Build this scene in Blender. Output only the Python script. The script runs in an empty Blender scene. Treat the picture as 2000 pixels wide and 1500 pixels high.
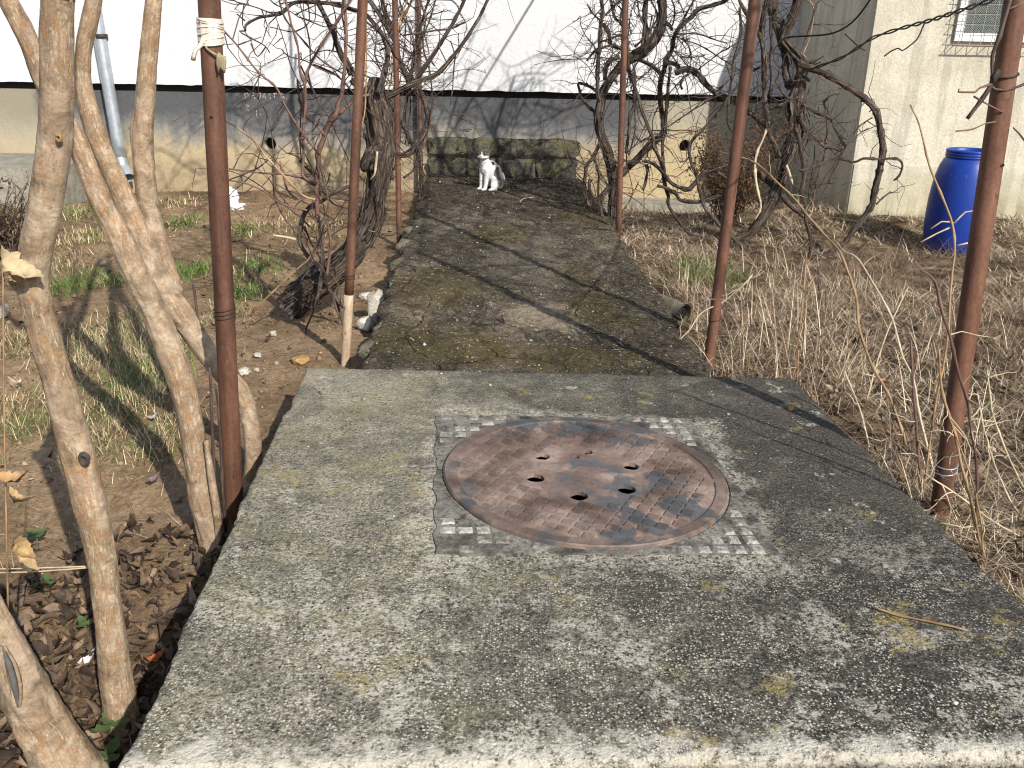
import bpy, math, random
import numpy as np
from mathutils import Matrix, Vector, noise as mnoise

# ------------------------------------------------------------------ camera, sky, sun, exposure
scene = bpy.context.scene
F_PX, PITCH, ROLL, CAM_H = 1750.0, math.radians(20.8), math.radians(-1.2), 1.2
SUN_AZ, SUN_EL = math.radians(31), math.radians(35)      # light travels to the far left; elevation above horizon
rng = np.random.default_rng(7)
random.seed(7)

cF = np.array([0, math.cos(PITCH), -math.sin(PITCH)])
cR0 = np.array([1.0, 0, 0]); cD0 = np.cross(cF, cR0)
cR = math.cos(ROLL) * cR0 + math.sin(ROLL) * cD0
cD = -math.sin(ROLL) * cR0 + math.cos(ROLL) * cD0
cam_d = bpy.data.cameras.new('camera')
cam = bpy.data.objects.new('camera', cam_d); scene.collection.objects.link(cam)
M = Matrix(((cR[0], -cD[0], -cF[0], 0), (cR[1], -cD[1], -cF[1], 0), (cR[2], -cD[2], -cF[2], CAM_H), (0, 0, 0, 1)))
cam.matrix_world = M
cam_d.sensor_fit = 'HORIZONTAL'; cam_d.sensor_width = 36.0
cam_d.lens = 36.0 * F_PX / 2000.0
cam_d.clip_start = 0.05; cam_d.clip_end = 500
scene.camera = cam

world = bpy.data.worlds.new('World'); scene.world = world; world.use_nodes = True
wn = world.node_tree; bg = wn.nodes['Background']
sky = wn.nodes.new('ShaderNodeTexSky'); sky.sky_type = 'NISHITA'; sky.sun_disc = False
sky.sun_elevation = SUN_EL; sky.sun_rotation = math.pi - SUN_AZ
wn.links.new(sky.outputs[0], bg.inputs[0]); bg.inputs[1].default_value = 0.13
sl = bpy.data.lights.new('sun', 'SUN'); sl.energy = 4.8; sl.angle = math.radians(0.6); sl.color = (1.0, 0.95, 0.87)
so = bpy.data.objects.new('sun', sl); scene.collection.objects.link(so)
sdir = Vector((-math.sin(SUN_AZ) * math.cos(SUN_EL), math.cos(SUN_AZ) * math.cos(SUN_EL), -math.sin(SUN_EL)))
so.rotation_euler = sdir.to_track_quat('-Z', 'Y').to_euler(); so.location = (3, -4, 6)
scene.view_settings.view_transform = 'Standard'; scene.view_settings.look = 'None'
scene.view_settings.exposure = 0.34; scene.view_settings.gamma = 1.0
scene.view_settings.use_curve_mapping = False
scene.cycles.filter_width = 1.15

# ------------------------------------------------------------------ picture rays -> real places
EYE = np.array([0, 0, CAM_H])
def zd(p): return float((np.asarray(p) - EYE).dot(cF))
def ray(px, py):
    return (px - 1000) / F_PX * cR + (py - 750) / F_PX * cD + cF
def at(px, py, Y):                       # the point of that line of sight at depth Y
    d = ray(px, py); return EYE + d * (Y / d[1])
def on(px, py, z0, sx=0.0):              # where it meets the plane z = z0 + sx*x
    d = ray(px, py); return EYE + d * ((z0 - CAM_H) / (d[2] - sx * d[0]))
WY0, WSL = 9.25, 0.035
def on_wall(px, py, off=0.0):
    d = ray(px, py); t = (WY0 - off) / (d[1] - WSL * d[0]); return EYE + d * t
G_PTS = np.array([(-.95, 1.5, -.46), (-1.6, 1.3, -.44), (-.9, 2.3, -.26), (-1.6, 2.4, -.28), (-.85, 3.3, -.19), (-.8, 3.9, -.18),
    (-2, 4, -.22), (-.9, 6.5, -.21), (-3.6, 9.1, -.27), (-1, 9.1, -.23), (-5, 5, -.2), (1.4, 2.5, -.2), (1.1, 4, -.19), (2.5, 4, -.18),
    (.9, 6.7, -.2), (1.4, 9.3, -.33), (2.8, 7.7, -.1), (3.3, 6.7, -.19), (4.4, 7.8, -.12), (2.5, 2.5, -.22), (5, 5, -.2), (1.35, 1.5, -.32),
    (0, 5, -.25), (0, 2, -.3), (-3, 6, -.22), (-2.5, 8, -.24), (2, 6, -.2)])
def gz(x, y):
    x = np.asarray(x, float); y = np.asarray(y, float)
    d2 = (x[..., None] - G_PTS[:, 0]) ** 2 + (y[..., None] - G_PTS[:, 1]) ** 2
    w = 1.0 / (d2 + .12) ** 1.5
    return (w * G_PTS[:, 2]).sum(-1) / w.sum(-1)
def on_ground(px, py):
    p = on(px, py, -.2)
    for _ in range(6):
        p = on(px, py, float(gz(p[0], p[1])))
    return p
MC = np.array([.224, 2.415])
SLX = -0.03                               # the slab and the path lean a little to the right

# ------------------------------------------------------------------ helpers: objects
COL = scene.collection
def tag(o, label=None, cat=None, group=None, kind=None):
    if label: o['label'] = label
    if cat: o['category'] = cat
    if group: o['group'] = group
    if kind: o['kind'] = kind
    return o
def thing(name, loc, label, cat, group=None):
    o = bpy.data.objects.new(name, None); COL.objects.link(o)
    o.location = Vector([float(v) for v in loc]); o.empty_display_size = .1
    return tag(o, label, cat, group)
def link(name, me, mat, parent=None):
    o = bpy.data.objects.new(name, me); COL.objects.link(o)
    if mat is not None and not me.materials: me.materials.append(mat)
    if parent is not None:
        o.parent = parent
        l = parent.location if parent.parent is None else parent['wl'] if 'wl' in parent else (0, 0, 0)
        o.matrix_parent_inverse = Matrix.Translation(-Vector(parent.location))
    return o
class MB:
    def __init__(s): s.v = []; s.f = []; s.bc = []; s.c = []; s.n = 0; s.smooth = True
    def add(s, v, f, bc=None, col=None):
        v = np.asarray(v, float); s.v.append(v)
        s.f.append([tuple(int(i) + s.n for i in q) for q in f]); s.n += len(v)
        s.bc.append(np.asarray(bc, float) if bc is not None else v.copy())
        s.c.append(np.tile(np.array(col if col is not None else (1, 1, 1), float), (len(v), 1)) if np.ndim(col) < 2 else np.asarray(col, float))
    def mesh(s, name, smooth=None):
        me = bpy.data.meshes.new(name)
        v = np.concatenate(s.v); f = [q for l in s.f for q in l]
        me.from_pydata(v.tolist(), [], f)
        a = me.attributes.new('bc', 'FLOAT_VECTOR', 'POINT'); a.data.foreach_set('vector', np.concatenate(s.bc).astype(np.float32).ravel())
        c = np.concatenate(s.c); c4 = np.c_[c, np.ones(len(c))]
        a = me.attributes.new('col', 'FLOAT_COLOR', 'POINT'); a.data.foreach_set('color', c4.astype(np.float32).ravel())
        sm = s.smooth if smooth is None else smooth
        me.polygons.foreach_set('use_smooth', [sm] * len(me.polygons))
        me.update(); return me
    def build(s, name, mat, parent=None, smooth=None):
        return link(name, s.mesh(name, smooth), mat, parent)
def np_mesh(name, v, f, col=None, smooth=False):        # f (M,k) array, fast
    me = bpy.data.meshes.new(name); k = f.shape[1]
    me.vertices.add(len(v)); me.vertices.foreach_set('co', v.astype(np.float32).ravel())
    me.loops.add(f.size); me.loops.foreach_set('vertex_index', f.astype(np.int32).ravel())
    me.polygons.add(len(f)); me.polygons.foreach_set('loop_start', (np.arange(len(f)) * k).astype(np.int32))
    me.polygons.foreach_set('loop_total', np.full(len(f), k, np.int32))
    me.polygons.foreach_set('use_smooth', np.full(len(f), smooth))
    if col is not None:
        a = me.attributes.new('col', 'FLOAT_COLOR', 'POINT'); a.data.foreach_set('color', np.c_[col, np.ones(len(col))].astype(np.float32).ravel())
    me.update(calc_edges=True); me.validate(); return me

def vnoise(p, scale=1.0, seed=0.0):
    return np.array([mnoise.noise(Vector((a[0] * scale + seed, a[1] * scale - seed * .7, a[2] * scale + 3.1 * seed))) for a in p])
_perm = np.random.default_rng(3).random((256, 256))
def grid2(x, y):                                        # fast value noise, 2-D
    xi = np.floor(x).astype(int); yi = np.floor(y).astype(int); fx = x - xi; fy = y - yi
    fx = fx * fx * (3 - 2 * fx); fy = fy * fy * (3 - 2 * fy); P = lambda a, b: _perm[a % 256, b % 256]
    return (P(xi, yi) * (1 - fx) + P(xi + 1, yi) * fx) * (1 - fy) + (P(xi, yi + 1) * (1 - fx) + P(xi + 1, yi + 1) * fx) * fy - .5
def fbm(x, y, sc, oc=4):
    r = 0; a = 1.0
    for i in range(oc): r = r + a * grid2(x * sc + 17.3 * i, y * sc - 9.1 * i); sc *= 2.1; a *= .5
    return r

def spline(P, R, step):
    P = np.asarray(P, float); R = np.asarray(R, float)
    if len(P) == 2: P = np.array([P[0], (P[0] + P[1]) / 2, P[1]]); R = np.array([R[0], R.mean(), R[1]])
    Q = np.vstack([2 * P[0] - P[1], P, 2 * P[-1] - P[-2]]); RR = np.r_[R[0], R, R[-1]]
    out = []; ro = []
    for i in range(1, len(Q) - 2):
        n = max(1, int(np.linalg.norm(Q[i + 1] - Q[i]) / step)); t = np.linspace(0, 1, n, endpoint=False)[:, None]
        a, b, c, d = Q[i - 1], Q[i], Q[i + 1], Q[i + 2]
        out.append(.5 * (2 * b + (c - a) * t + (2 * a - 5 * b + 4 * c - d) * t ** 2 + (3 * b - a - 3 * c + d) * t ** 3))
        ro.append(RR[i] + (RR[i + 1] - RR[i]) * t[:, 0])
    out.append(Q[-2][None]); ro.append([RR[-2]])
    return np.vstack(out), np.concatenate(ro)
def tube(mb, P, R, sides=8, step=.03, rough=0.0, ridge=0.0, fine=0.0, wob=0.0, seed=None, col=None, cap=True, nodes=0.0):
    seed = random.random() * 90 if seed is None else seed
    C, r = spline(P, R, step); n = len(C)
    if wob:
        s = np.arange(n) * step
        C = C + wob * np.c_[fbm(s * 1.0 + seed, s * 0 + 1, 3, 3), fbm(s + seed, s * 0 + 7, 3, 3), fbm(s + seed, s * 0 + 13, 3, 3)]
    if nodes:                                            # knuckles of a cane
        s = np.arange(n) * step; ph = seed
        r = r * (1 + nodes * np.exp(-((((s + ph) % .13) - .065) / .012) ** 2))
    T = np.gradient(C, axis=0); T /= np.linalg.norm(T, axis=1)[:, None] + 1e-9
    ref = np.array([0, 0, 1.]) if abs(T[0][2]) < .8 else np.array([1., 0, 0])
    U = np.cross(T[0], ref); U /= np.linalg.norm(U); L = 0; V = []; BC = []
    th = np.linspace(0, 2 * math.pi, sides, endpoint=False); ct, st = np.cos(th), np.sin(th)
    for i in range(n):
        U = U - T[i] * U.dot(T[i]); U /= np.linalg.norm(U) + 1e-9; W = np.cross(T[i], U)
        if i: L += np.linalg.norm(C[i] - C[i - 1])
        rr = np.full(sides, r[i])
        if rough: rr = rr * (1 + rough * fbm(ct * 1.3 + seed, st * 1.3 + L * 9, 1.6, 3))
        if ridge: rr = rr * (1 + ridge * fbm(th * sides / 8.0 + seed + L * 1.2, np.full(sides, L * 2.2), 1.0, 2))
        if fine: rr = rr * (1 + fine * (np.abs(fbm(th * 3.5 + seed, np.full(sides, L * 38), 1.0, 3)) + .6 * fbm(ct * 4 + seed, st * 4 + L * 120, 1.0, 2)))
        V.append(C[i] + (rr * ct)[:, None] * U + (rr * st)[:, None] * W)
        BC.append(np.c_[ct * r[i] + seed, st * r[i], np.full(sides, L)])
    f = []
    for i in range(n - 1):
        for j in range(sides):
            k = (j + 1) % sides; f.append((i * sides + j, i * sides + k, (i + 1) * sides + k, (i + 1) * sides + j))
    if cap: f.append(tuple(range(sides))[::-1]); f.append(tuple((n - 1) * sides + j for j in range(sides)))
    mb.add(np.vstack(V), f, np.vstack(BC), col); return C, r
def box(mb, lo, hi, R=None, org=(0, 0, 0), col=None):
    v = np.array([[x, y, z] for x in (lo[0], hi[0]) for y in (lo[1], hi[1]) for z in (lo[2], hi[2])], float)
    if R is not None: v = v @ np.asarray(R).T
    v = v + np.asarray(org)
    mb.add(v, [(0, 1, 3, 2), (4, 6, 7, 5), (0, 4, 5, 1), (2, 3, 7, 6), (0, 2, 6, 4), (1, 5, 7, 3)], None, col)
def rock(name, loc, size, mat, parent=None, seed=0, rot=0.0, amp=.3, sub=3, sq=.75):
    import bmesh
    bm = bmesh.new(); bmesh.ops.create_icosphere(bm, subdivisions=sub, radius=.5)
    v = np.array([q.co[:] for q in bm.verts]); f = [[w.index for w in p.verts] for p in bm.faces]; bm.free()
    v = np.sign(v) * np.abs(v * 2) ** sq * .5
    v = v * (1 + amp * vnoise(v, 3.0, seed + .5)[:, None] * 1.4 + amp * .5 * vnoise(v, 8, seed + 4)[:, None])
    v = v * np.asarray(size); c, s = math.cos(rot), math.sin(rot)
    v = np.c_[v[:, 0] * c - v[:, 1] * s, v[:, 0] * s + v[:, 1] * c, v[:, 2]]
    mb = MB(); mb.add(v + np.asarray(loc), f); return mb.build(name, mat, parent, smooth=True)
def rot_z(a): c, s = math.cos(a), math.sin(a); return np.array([[c, -s, 0], [s, c, 0], [0, 0, 1]])
def curve_fill(name, loops, depth):                      # flat outline with real holes, extruded along z (0..-depth)
    cu = bpy.data.curves.new(name, 'CURVE'); cu.dimensions = '2D'; cu.fill_mode = 'BOTH'; cu.extrude = depth / 2
    for l in loops:
        s = cu.splines.new('POLY'); s.points.add(len(l) - 1); s.use_cyclic_u = True
        for q, p in zip(s.points, l): q.co = (p[0], p[1], 0, 1)
    o = bpy.data.objects.new(name, cu); COL.objects.link(o)
    dg = bpy.context.evaluated_depsgraph_get(); me = bpy.data.meshes.new_from_object(o.evaluated_get(dg))
    bpy.data.objects.remove(o); bpy.data.curves.remove(cu)
    v = np.array([q.co[:] for q in me.vertices]); v[:, 2] -= depth / 2
    f = [list(p.vertices) for p in me.polygons]; bpy.data.meshes.remove(me); return v, f
def circle(cx, cy, r, n=48, j=0.0):
    return [(cx + r * (1 + j * random.uniform(-1, 1)) * math.cos(2 * math.pi * i / n), cy + r * (1 + j * random.uniform(-1, 1)) * math.sin(2 * math.pi * i / n)) for i in range(n)]

# ------------------------------------------------------------------ helpers: materials
class NT:
    def __init__(s, name):
        s.m = bpy.data.materials.new(name); s.m.use_nodes = True; s.t = s.m.node_tree; s.b = s.t.nodes['Principled BSDF']
        s.co = s.t.nodes.new('ShaderNodeTexCoord').outputs['Object']
        g = s.t.nodes.new('ShaderNodeNewGeometry'); s.pos = g.outputs['Position']
    def n(s, ty, **k):
        q = s.t.nodes.new('ShaderNode' + ty)
        for a, b in k.items(): setattr(q, a, b)
        return q
    def set(s, sock, v):
        if hasattr(v, 'is_output') or isinstance(v, bpy.types.NodeSocket): s.t.links.new(v, sock)
        elif sock.type == 'RGBA' and len(v) == 3: sock.default_value = (*v, 1)
        else: sock.default_value = v
    def attr(s, name): q = s.n('Attribute', attribute_name=name); return q.outputs['Color'] if name == 'col' else q.outputs['Vector']
    def map(s, vec, sc=(1, 1, 1), loc=(0, 0, 0)):
        q = s.n('Mapping'); s.set(q.inputs[0], vec); q.inputs['Scale'].default_value = sc; q.inputs['Location'].default_value = loc; return q.outputs[0]
    def noise(s, sc, det=4, rough=.55, vec=None, dist=0):
        q = s.n('TexNoise'); s.set(q.inputs['Vector'], vec if vec is not None else s.pos); q.inputs['Scale'].default_value = sc
        q.inputs['Detail'].default_value = det; q.inputs['Roughness'].default_value = rough; q.inputs['Distortion'].default_value = dist; return q.outputs['Fac']
    def voro(s, sc, out='Distance', feat='F1', vec=None, rnd=1):
        q = s.n('TexVoronoi', feature=feat); s.set(q.inputs['Vector'], vec if vec is not None else s.pos); q.inputs['Scale'].default_value = sc
        q.inputs['Randomness'].default_value = rnd; return q.outputs[out]
    def ramp(s, fac, st):
        q = s.n('ValToRGB'); s.set(q.inputs[0], fac); e = q.color_ramp.elements
        while len(e) < len(st): e.new(.5)
        for a, (p, c) in zip(e, st): a.position = p; a.color = (*c, 1) if isinstance(c, tuple) else (c, c, c, 1)
        return q.outputs[0]
    def mix(s, fac, a, b, mode='MIX'):
        q = s.n('Mix', data_type='RGBA', blend_type=mode); s.set(q.inputs[0], fac); s.set(q.inputs[6], a); s.set(q.inputs[7], b); return q.outputs[2]
    def math(s, op, a, b=0.0, clamp=False):
        q = s.n('Math', operation=op, use_clamp=clamp); s.set(q.inputs[0], a); s.set(q.inputs[1], b); return q.outputs[0]
    def step(s, v, lo, hi):
        q = s.n('MapRange', interpolation_type='SMOOTHSTEP'); s.set(q.inputs[0], v); q.inputs[1].default_value = lo; q.inputs[2].default_value = hi; return q.outputs[0]
    def sep(s, v): q = s.n('SeparateXYZ'); s.set(q.inputs[0], v); return q.outputs
    def rnd(s): return s.n('ObjectInfo').outputs['Random']
    def bump(s, h, st=.5, dist=.01, nrm=None):
        q = s.n('Bump'); s.set(q.inputs['Height'], h); q.inputs['Strength'].default_value = st; q.inputs['Distance'].default_value = dist
        if nrm is not None: s.set(q.inputs['Normal'], nrm)
        return q.outputs[0]
    def out(s, col, rough=.85, nrm=None, metal=0.0, spec=.3, **k):
        s.set(s.b.inputs['Base Color'], col); s.set(s.b.inputs['Roughness'], rough); s.set(s.b.inputs['Metallic'], metal)
        s.b.inputs['Specular IOR Level'].default_value = spec
        if nrm is not None: s.set(s.b.inputs['Normal'], nrm)
        for a, b in k.items(): s.set(s.b.inputs[a], b)
        return s.m

def spot(t, X, Y, cx, cy, rx, ry, n, amp=.9):            # ragged patch at a place of its own
    dx = t.math('MULTIPLY', t.math('SUBTRACT', X, cx), 1 / rx); dy = t.math('MULTIPLY', t.math('SUBTRACT', Y, cy), 1 / ry)
    d = t.math('SQRT', t.math('ADD', t.math('MULTIPLY', dx, dx), t.math('MULTIPLY', dy, dy))); d = t.math('ADD', d, t.math('MULTIPLY', t.math('SUBTRACT', n, .5), amp * 3)); return t.step(d, 1.15, .65)
def m_slab():
    t = NT('weathered_concrete'); X, Y, Z = t.sep(t.pos)
    big = t.noise(1.5, 6, .62, dist=.3); mid = t.noise(8, 7, .72); fine = t.noise(75, 6, .78); vf = t.noise(230, 3, .75)
    grime = t.math('ADD', t.math('MULTIPLY', t.step(X, -.6, 1.0), .50), t.math('ADD', t.math('MULTIPLY', big, .75), t.math('MULTIPLY', mid, 1.1)))
    base = t.ramp(t.math('SUBTRACT', grime, .56), [(.12, (.37, .345, .28)), (.36, (.25, .232, .185)), (.58, (.13, .120, .100)), (.82, (.058, .054, .047))])
    amt = t.math('ADD', t.math('MULTIPLY', t.step(t.math('ADD', Y, t.math('MULTIPLY', mid, .6)), 3.1, 2.1), .5), .5)
    base = t.mix(amt, base, t.ramp(fine, [(.32, .20), (.45, .70), (.54, 1.08), (.62, 1.7), (.72, 2.6)]), 'MULTIPLY')
    base = t.mix(.8, base, t.ramp(vf, [(.32, .35), (.5, 1.0), (.68, 2.0)]), 'MULTIPLY')
    alg = t.math('MULTIPLY', t.step(t.noise(3.4, 6, .65), .44, .66), t.step(X, .65, -.45))
    base = t.mix(t.math('MULTIPLY', alg, .5), base, t.mix(fine, (.12, .115, .055), (.36, .345, .19)))
    near = t.step(Y, 2.5, 1.3)
    worn = t.math('MULTIPLY', t.step(t.noise(3.6, 8, .8, dist=.4), .50, .57), t.step(fine, .42, .53))
    worn = t.math('MULTIPLY', worn, t.math('ADD', t.math('MULTIPLY', near, .85), .06))
    base = t.mix(t.math('MULTIPLY', worn, .78), base, (.66, .63, .56)); dm = t.math('MULTIPLY', t.step(t.noise(2.6, 7, .75, t.map(t.pos, loc=(5, 5, 2)), .5), .50, .58), .42); base = t.mix(dm, base, t.mix(fine, (.018, .017, .015), (.16, .15, .13)))
    dens = t.math('ADD', t.math('MULTIPLY', t.step(t.noise(6.5, 7, .7), .36, .58), t.math('ADD', t.math('MULTIPLY', near, .9), .15)), .10, True)
    for sc, th, lo, cl in ((120, .42, .35, (.66, .63, .56)), (210, .45, .40, (.58, .55, .48)), (52, .20, .68, (.74, .72, .66))):
        w = t.n('TexVoronoi'); t.set(w.inputs['Vector'], t.pos); w.inputs['Scale'].default_value = sc
        sp = t.math('MULTIPLY', t.step(w.outputs['Distance'], th, th * .45), t.step(t.sep(w.outputs['Color'])[0], lo, lo + .25))
        base = t.mix(t.math('MULTIPLY', sp, dens), base, cl)
    w = t.n('TexVoronoi'); t.set(w.inputs['Vector'], t.map(t.pos, loc=(.3, .7, .1))); w.inputs['Scale'].default_value = 95
    pit = t.math('MULTIPLY', t.step(w.outputs['Distance'], .42, .2), t.step(t.sep(w.outputs['Color'])[1], .5, .7)); base = t.mix(t.math('MULTIPLY', pit, .55), base, (.022, .020, .017))
    li = t.math('MULTIPLY', t.step(t.noise(5.0, 6, .7, t.map(t.pos, loc=(4, 2, 0))), .585, .66), t.step(t.noise(45, 5, .78), .40, .56))
    base = t.mix(t.math('MULTIPLY', li, .75), base, t.mix(fine, (.20, .16, .05), (.46, .38, .15)))
    wl = t.math('MULTIPLY', t.step(t.noise(11, 6, .7, t.map(t.pos, loc=(1, 8, 0))), .61, .67), t.step(t.noise(80, 4, .7), .40, .55))
    base = t.mix(t.math('MULTIPLY', wl, .7), base, (.60, .575, .51))
    blk = t.math('MULTIPLY', t.step(t.noise(7.5, 7, .75, t.map(t.pos, loc=(9, 3, 0))), .60, .66), t.step(t.noise(85, 4, .7), .40, .55)); base = t.mix(t.math('MULTIPLY', blk, .85), base, (.026, .024, .022))
    # lime bloom round the cast frame
    dxm = t.math('ABSOLUTE', t.math('SUBTRACT', X, MC[0])); dym = t.math('ABSOLUTE', t.math('SUBTRACT', Y, MC[1])); q = t.math('MAXIMUM', dxm, dym)
    bl = t.math('MULTIPLY', t.step(t.math('ADD', q, t.math('MULTIPLY', t.math('SUBTRACT', mid, .5), .30)), .53, .44), t.step(fine, .42, .56)); base = t.mix(t.math('MULTIPLY', bl, .55), base, (.60, .57, .50))
    # chipped, lime-white front arris
    yy = t.math('SUBTRACT', Y, t.math('MULTIPLY', X, .083)); yy = t.math('ADD', yy, t.math('MULTIPLY', t.math('SUBTRACT', t.noise(7, 5, .75), .5), .22))
    ed = t.math('MULTIPLY', t.step(yy, 1.325, 1.285), t.step(t.noise(30, 5, .75), .36, .54))
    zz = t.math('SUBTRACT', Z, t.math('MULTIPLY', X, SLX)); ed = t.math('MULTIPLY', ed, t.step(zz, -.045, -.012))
    base = t.mix(t.math('MULTIPLY', ed, .8), base, (.66, .63, .56))
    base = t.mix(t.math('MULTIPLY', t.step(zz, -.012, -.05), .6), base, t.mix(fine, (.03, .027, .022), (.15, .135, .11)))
    base = t.mix(1.0, base, (1.0, .97, .90), 'MULTIPLY')
    h = t.math('ADD', t.math('MULTIPLY', fine, .8), t.math('ADD', t.math('MULTIPLY', vf, .5), t.math('ADD', t.math('MULTIPLY', pit, -.4), t.math('MULTIPLY', t.voro(120), -.3))))
    return t.out(base, .93, t.bump(h, 1.0, .008), spec=.2)
def m_path():
    t = NT('cracked_path_concrete'); X, Y, Z = t.sep(t.pos); sq = t.map(t.pos, (1, .7, 1))
    big = t.noise(1.4, 7, .7, sq, .5); mid = t.noise(7, 7, .75, sq, .3); fine = t.noise(55, 6, .78); nz = t.noise(5, 6, .7)
    base = t.ramp(t.math('ADD', t.math('MULTIPLY', big, .55), t.math('MULTIPLY', mid, .45)), [(.38, (.036, .030, .024)), (.46, (.085, .073, .058)), (.54, (.135, .117, .092)), (.62, (.225, .195, .15))])
    crust = t.step(t.noise(3.4, 8, .78, t.map(t.pos, (1, .6, 1), (2, 5, 0)), .6), .49, .515); base = t.mix(t.math('MULTIPLY', crust, .62), base, t.mix(fine, (.020, .017, .014), (.10, .088, .07)))
    base = t.mix(1.0, base, t.ramp(fine, [(.32, .22), (.46, .8), (.55, 1.15), (.63, 1.8), (.72, 2.6)]), 'MULTIPLY')
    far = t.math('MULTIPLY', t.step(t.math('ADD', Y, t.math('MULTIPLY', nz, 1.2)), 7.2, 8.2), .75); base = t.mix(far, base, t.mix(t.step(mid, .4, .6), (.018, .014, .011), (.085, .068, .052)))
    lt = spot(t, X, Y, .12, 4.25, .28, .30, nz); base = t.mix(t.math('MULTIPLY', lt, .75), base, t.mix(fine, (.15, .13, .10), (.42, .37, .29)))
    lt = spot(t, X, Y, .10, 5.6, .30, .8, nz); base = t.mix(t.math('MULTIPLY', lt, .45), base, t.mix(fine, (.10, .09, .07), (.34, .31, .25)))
    mg = t.mix(fine, (.026, .024, .007), (.155, .128, .042))
    for cx, cy, rx, ry in ((.44, 4.45, .22, .42), (.36, 5.15, .12, .25), (-.42, 4.7, .26, .45), (-.35, 3.75, .45, .28), (.10, 3.65, .5, .2), (.55, 7.1, .25, .35), (-.1, 6.2, .2, .4)):
        ms = t.math('MULTIPLY', spot(t, X, Y, cx, cy, rx, ry, nz), t.step(t.noise(30, 4, .75), .40, .56)); base = t.mix(t.math('MULTIPLY', ms, .75), base, mg)
    dd = t.n('TexNoise'); t.set(dd.inputs['Vector'], t.pos); dd.inputs['Scale'].default_value = 5; dd.inputs['Detail'].default_value = 5
    wv = t.mix(.14, t.pos, dd.outputs['Color'], 'ADD')
    c1 = t.voro(2.6, feat='DISTANCE_TO_EDGE', vec=wv); c2 = t.voro(21, feat='DISTANCE_TO_EDGE', vec=wv)
    br = t.step(t.noise(2.4, 3), .42, .58)
    cr = t.math('MAXIMUM', t.math('MULTIPLY', t.step(c1, .012, .002), t.step(t.noise(2.6, 3), .44, .56)), t.math('MULTIPLY', t.step(c2, .04, .008), t.math('MULTIPLY', t.math('ADD', br, .25), t.math('MULTIPLY', t.step(X, .1, .6), .9))))
    base = t.mix(t.math('MULTIPLY', cr, .75), base, (.016, .013, .010))
    for sc, lo in ((42, .84), (75, .80)):
        w = t.n('TexVoronoi'); t.set(w.inputs['Vector'], t.pos); w.inputs['Scale'].default_value = sc
        sp = t.math('MULTIPLY', t.step(w.outputs['Distance'], .26, .12), t.step(t.sep(w.outputs['Color'])[0], lo, lo + .06)); base = t.mix(t.math('MULTIPLY', sp, .85), base, (.50, .46, .39))
    base = t.mix(1.0, base, (.95, .89, .80), 'MULTIPLY')
    h = t.math('SUBTRACT', t.math('ADD', t.math('ADD', t.math('MULTIPLY', fine, .6), mid), t.math('MULTIPLY', crust, .5)), t.math('MULTIPLY', cr, 1.4))
    return t.out(base, .95, t.bump(h, 1.0, .016), spec=.15)
def m_ground():
    t = NT('soil_and_thatch'); X, Y, Z = t.sep(t.pos)
    big = t.noise(.9, 6, .6); mid = t.noise(5, 6, .68); fine = t.noise(40, 5, .72); vf = t.noise(150, 3, .7)
    soil = t.ramp(t.math('ADD', t.math('MULTIPLY', big, .55), t.math('MULTIPLY', mid, .45)), [(.36, (.11, .072, .042)), (.5, (.225, .152, .088)), (.64, (.34, .24, .145))])
    thatch = t.ramp(mid, [(.38, (.035, .024, .015)), (.5, (.105, .075, .045)), (.64, (.25, .19, .12))])
    left_shade = t.math('MULTIPLY', t.step(Y, 2.35, 1.7), t.step(X, 0, -.3)); soil = t.mix(t.math('MULTIPLY', left_shade, .75), soil, t.mix(mid, (.022, .015, .010), (.075, .052, .034)))  # near-left soil painted darker for the shade that lies there
    base = t.mix(t.step(X, -.2, .5), soil, thatch)
    base = t.mix(.75, base, t.ramp(fine, [(.25, .42), (.5, 1.0), (.75, 1.5)]), 'MULTIPLY'); base = t.mix(.5, base, t.ramp(vf, [(.3, .5), (.7, 1.5)]), 'MULTIPLY')
    return t.out(base, .96, t.bump(t.math('ADD', fine, t.math('MULTIPLY', vf, .5)), .9, .012), spec=.12)
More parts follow.
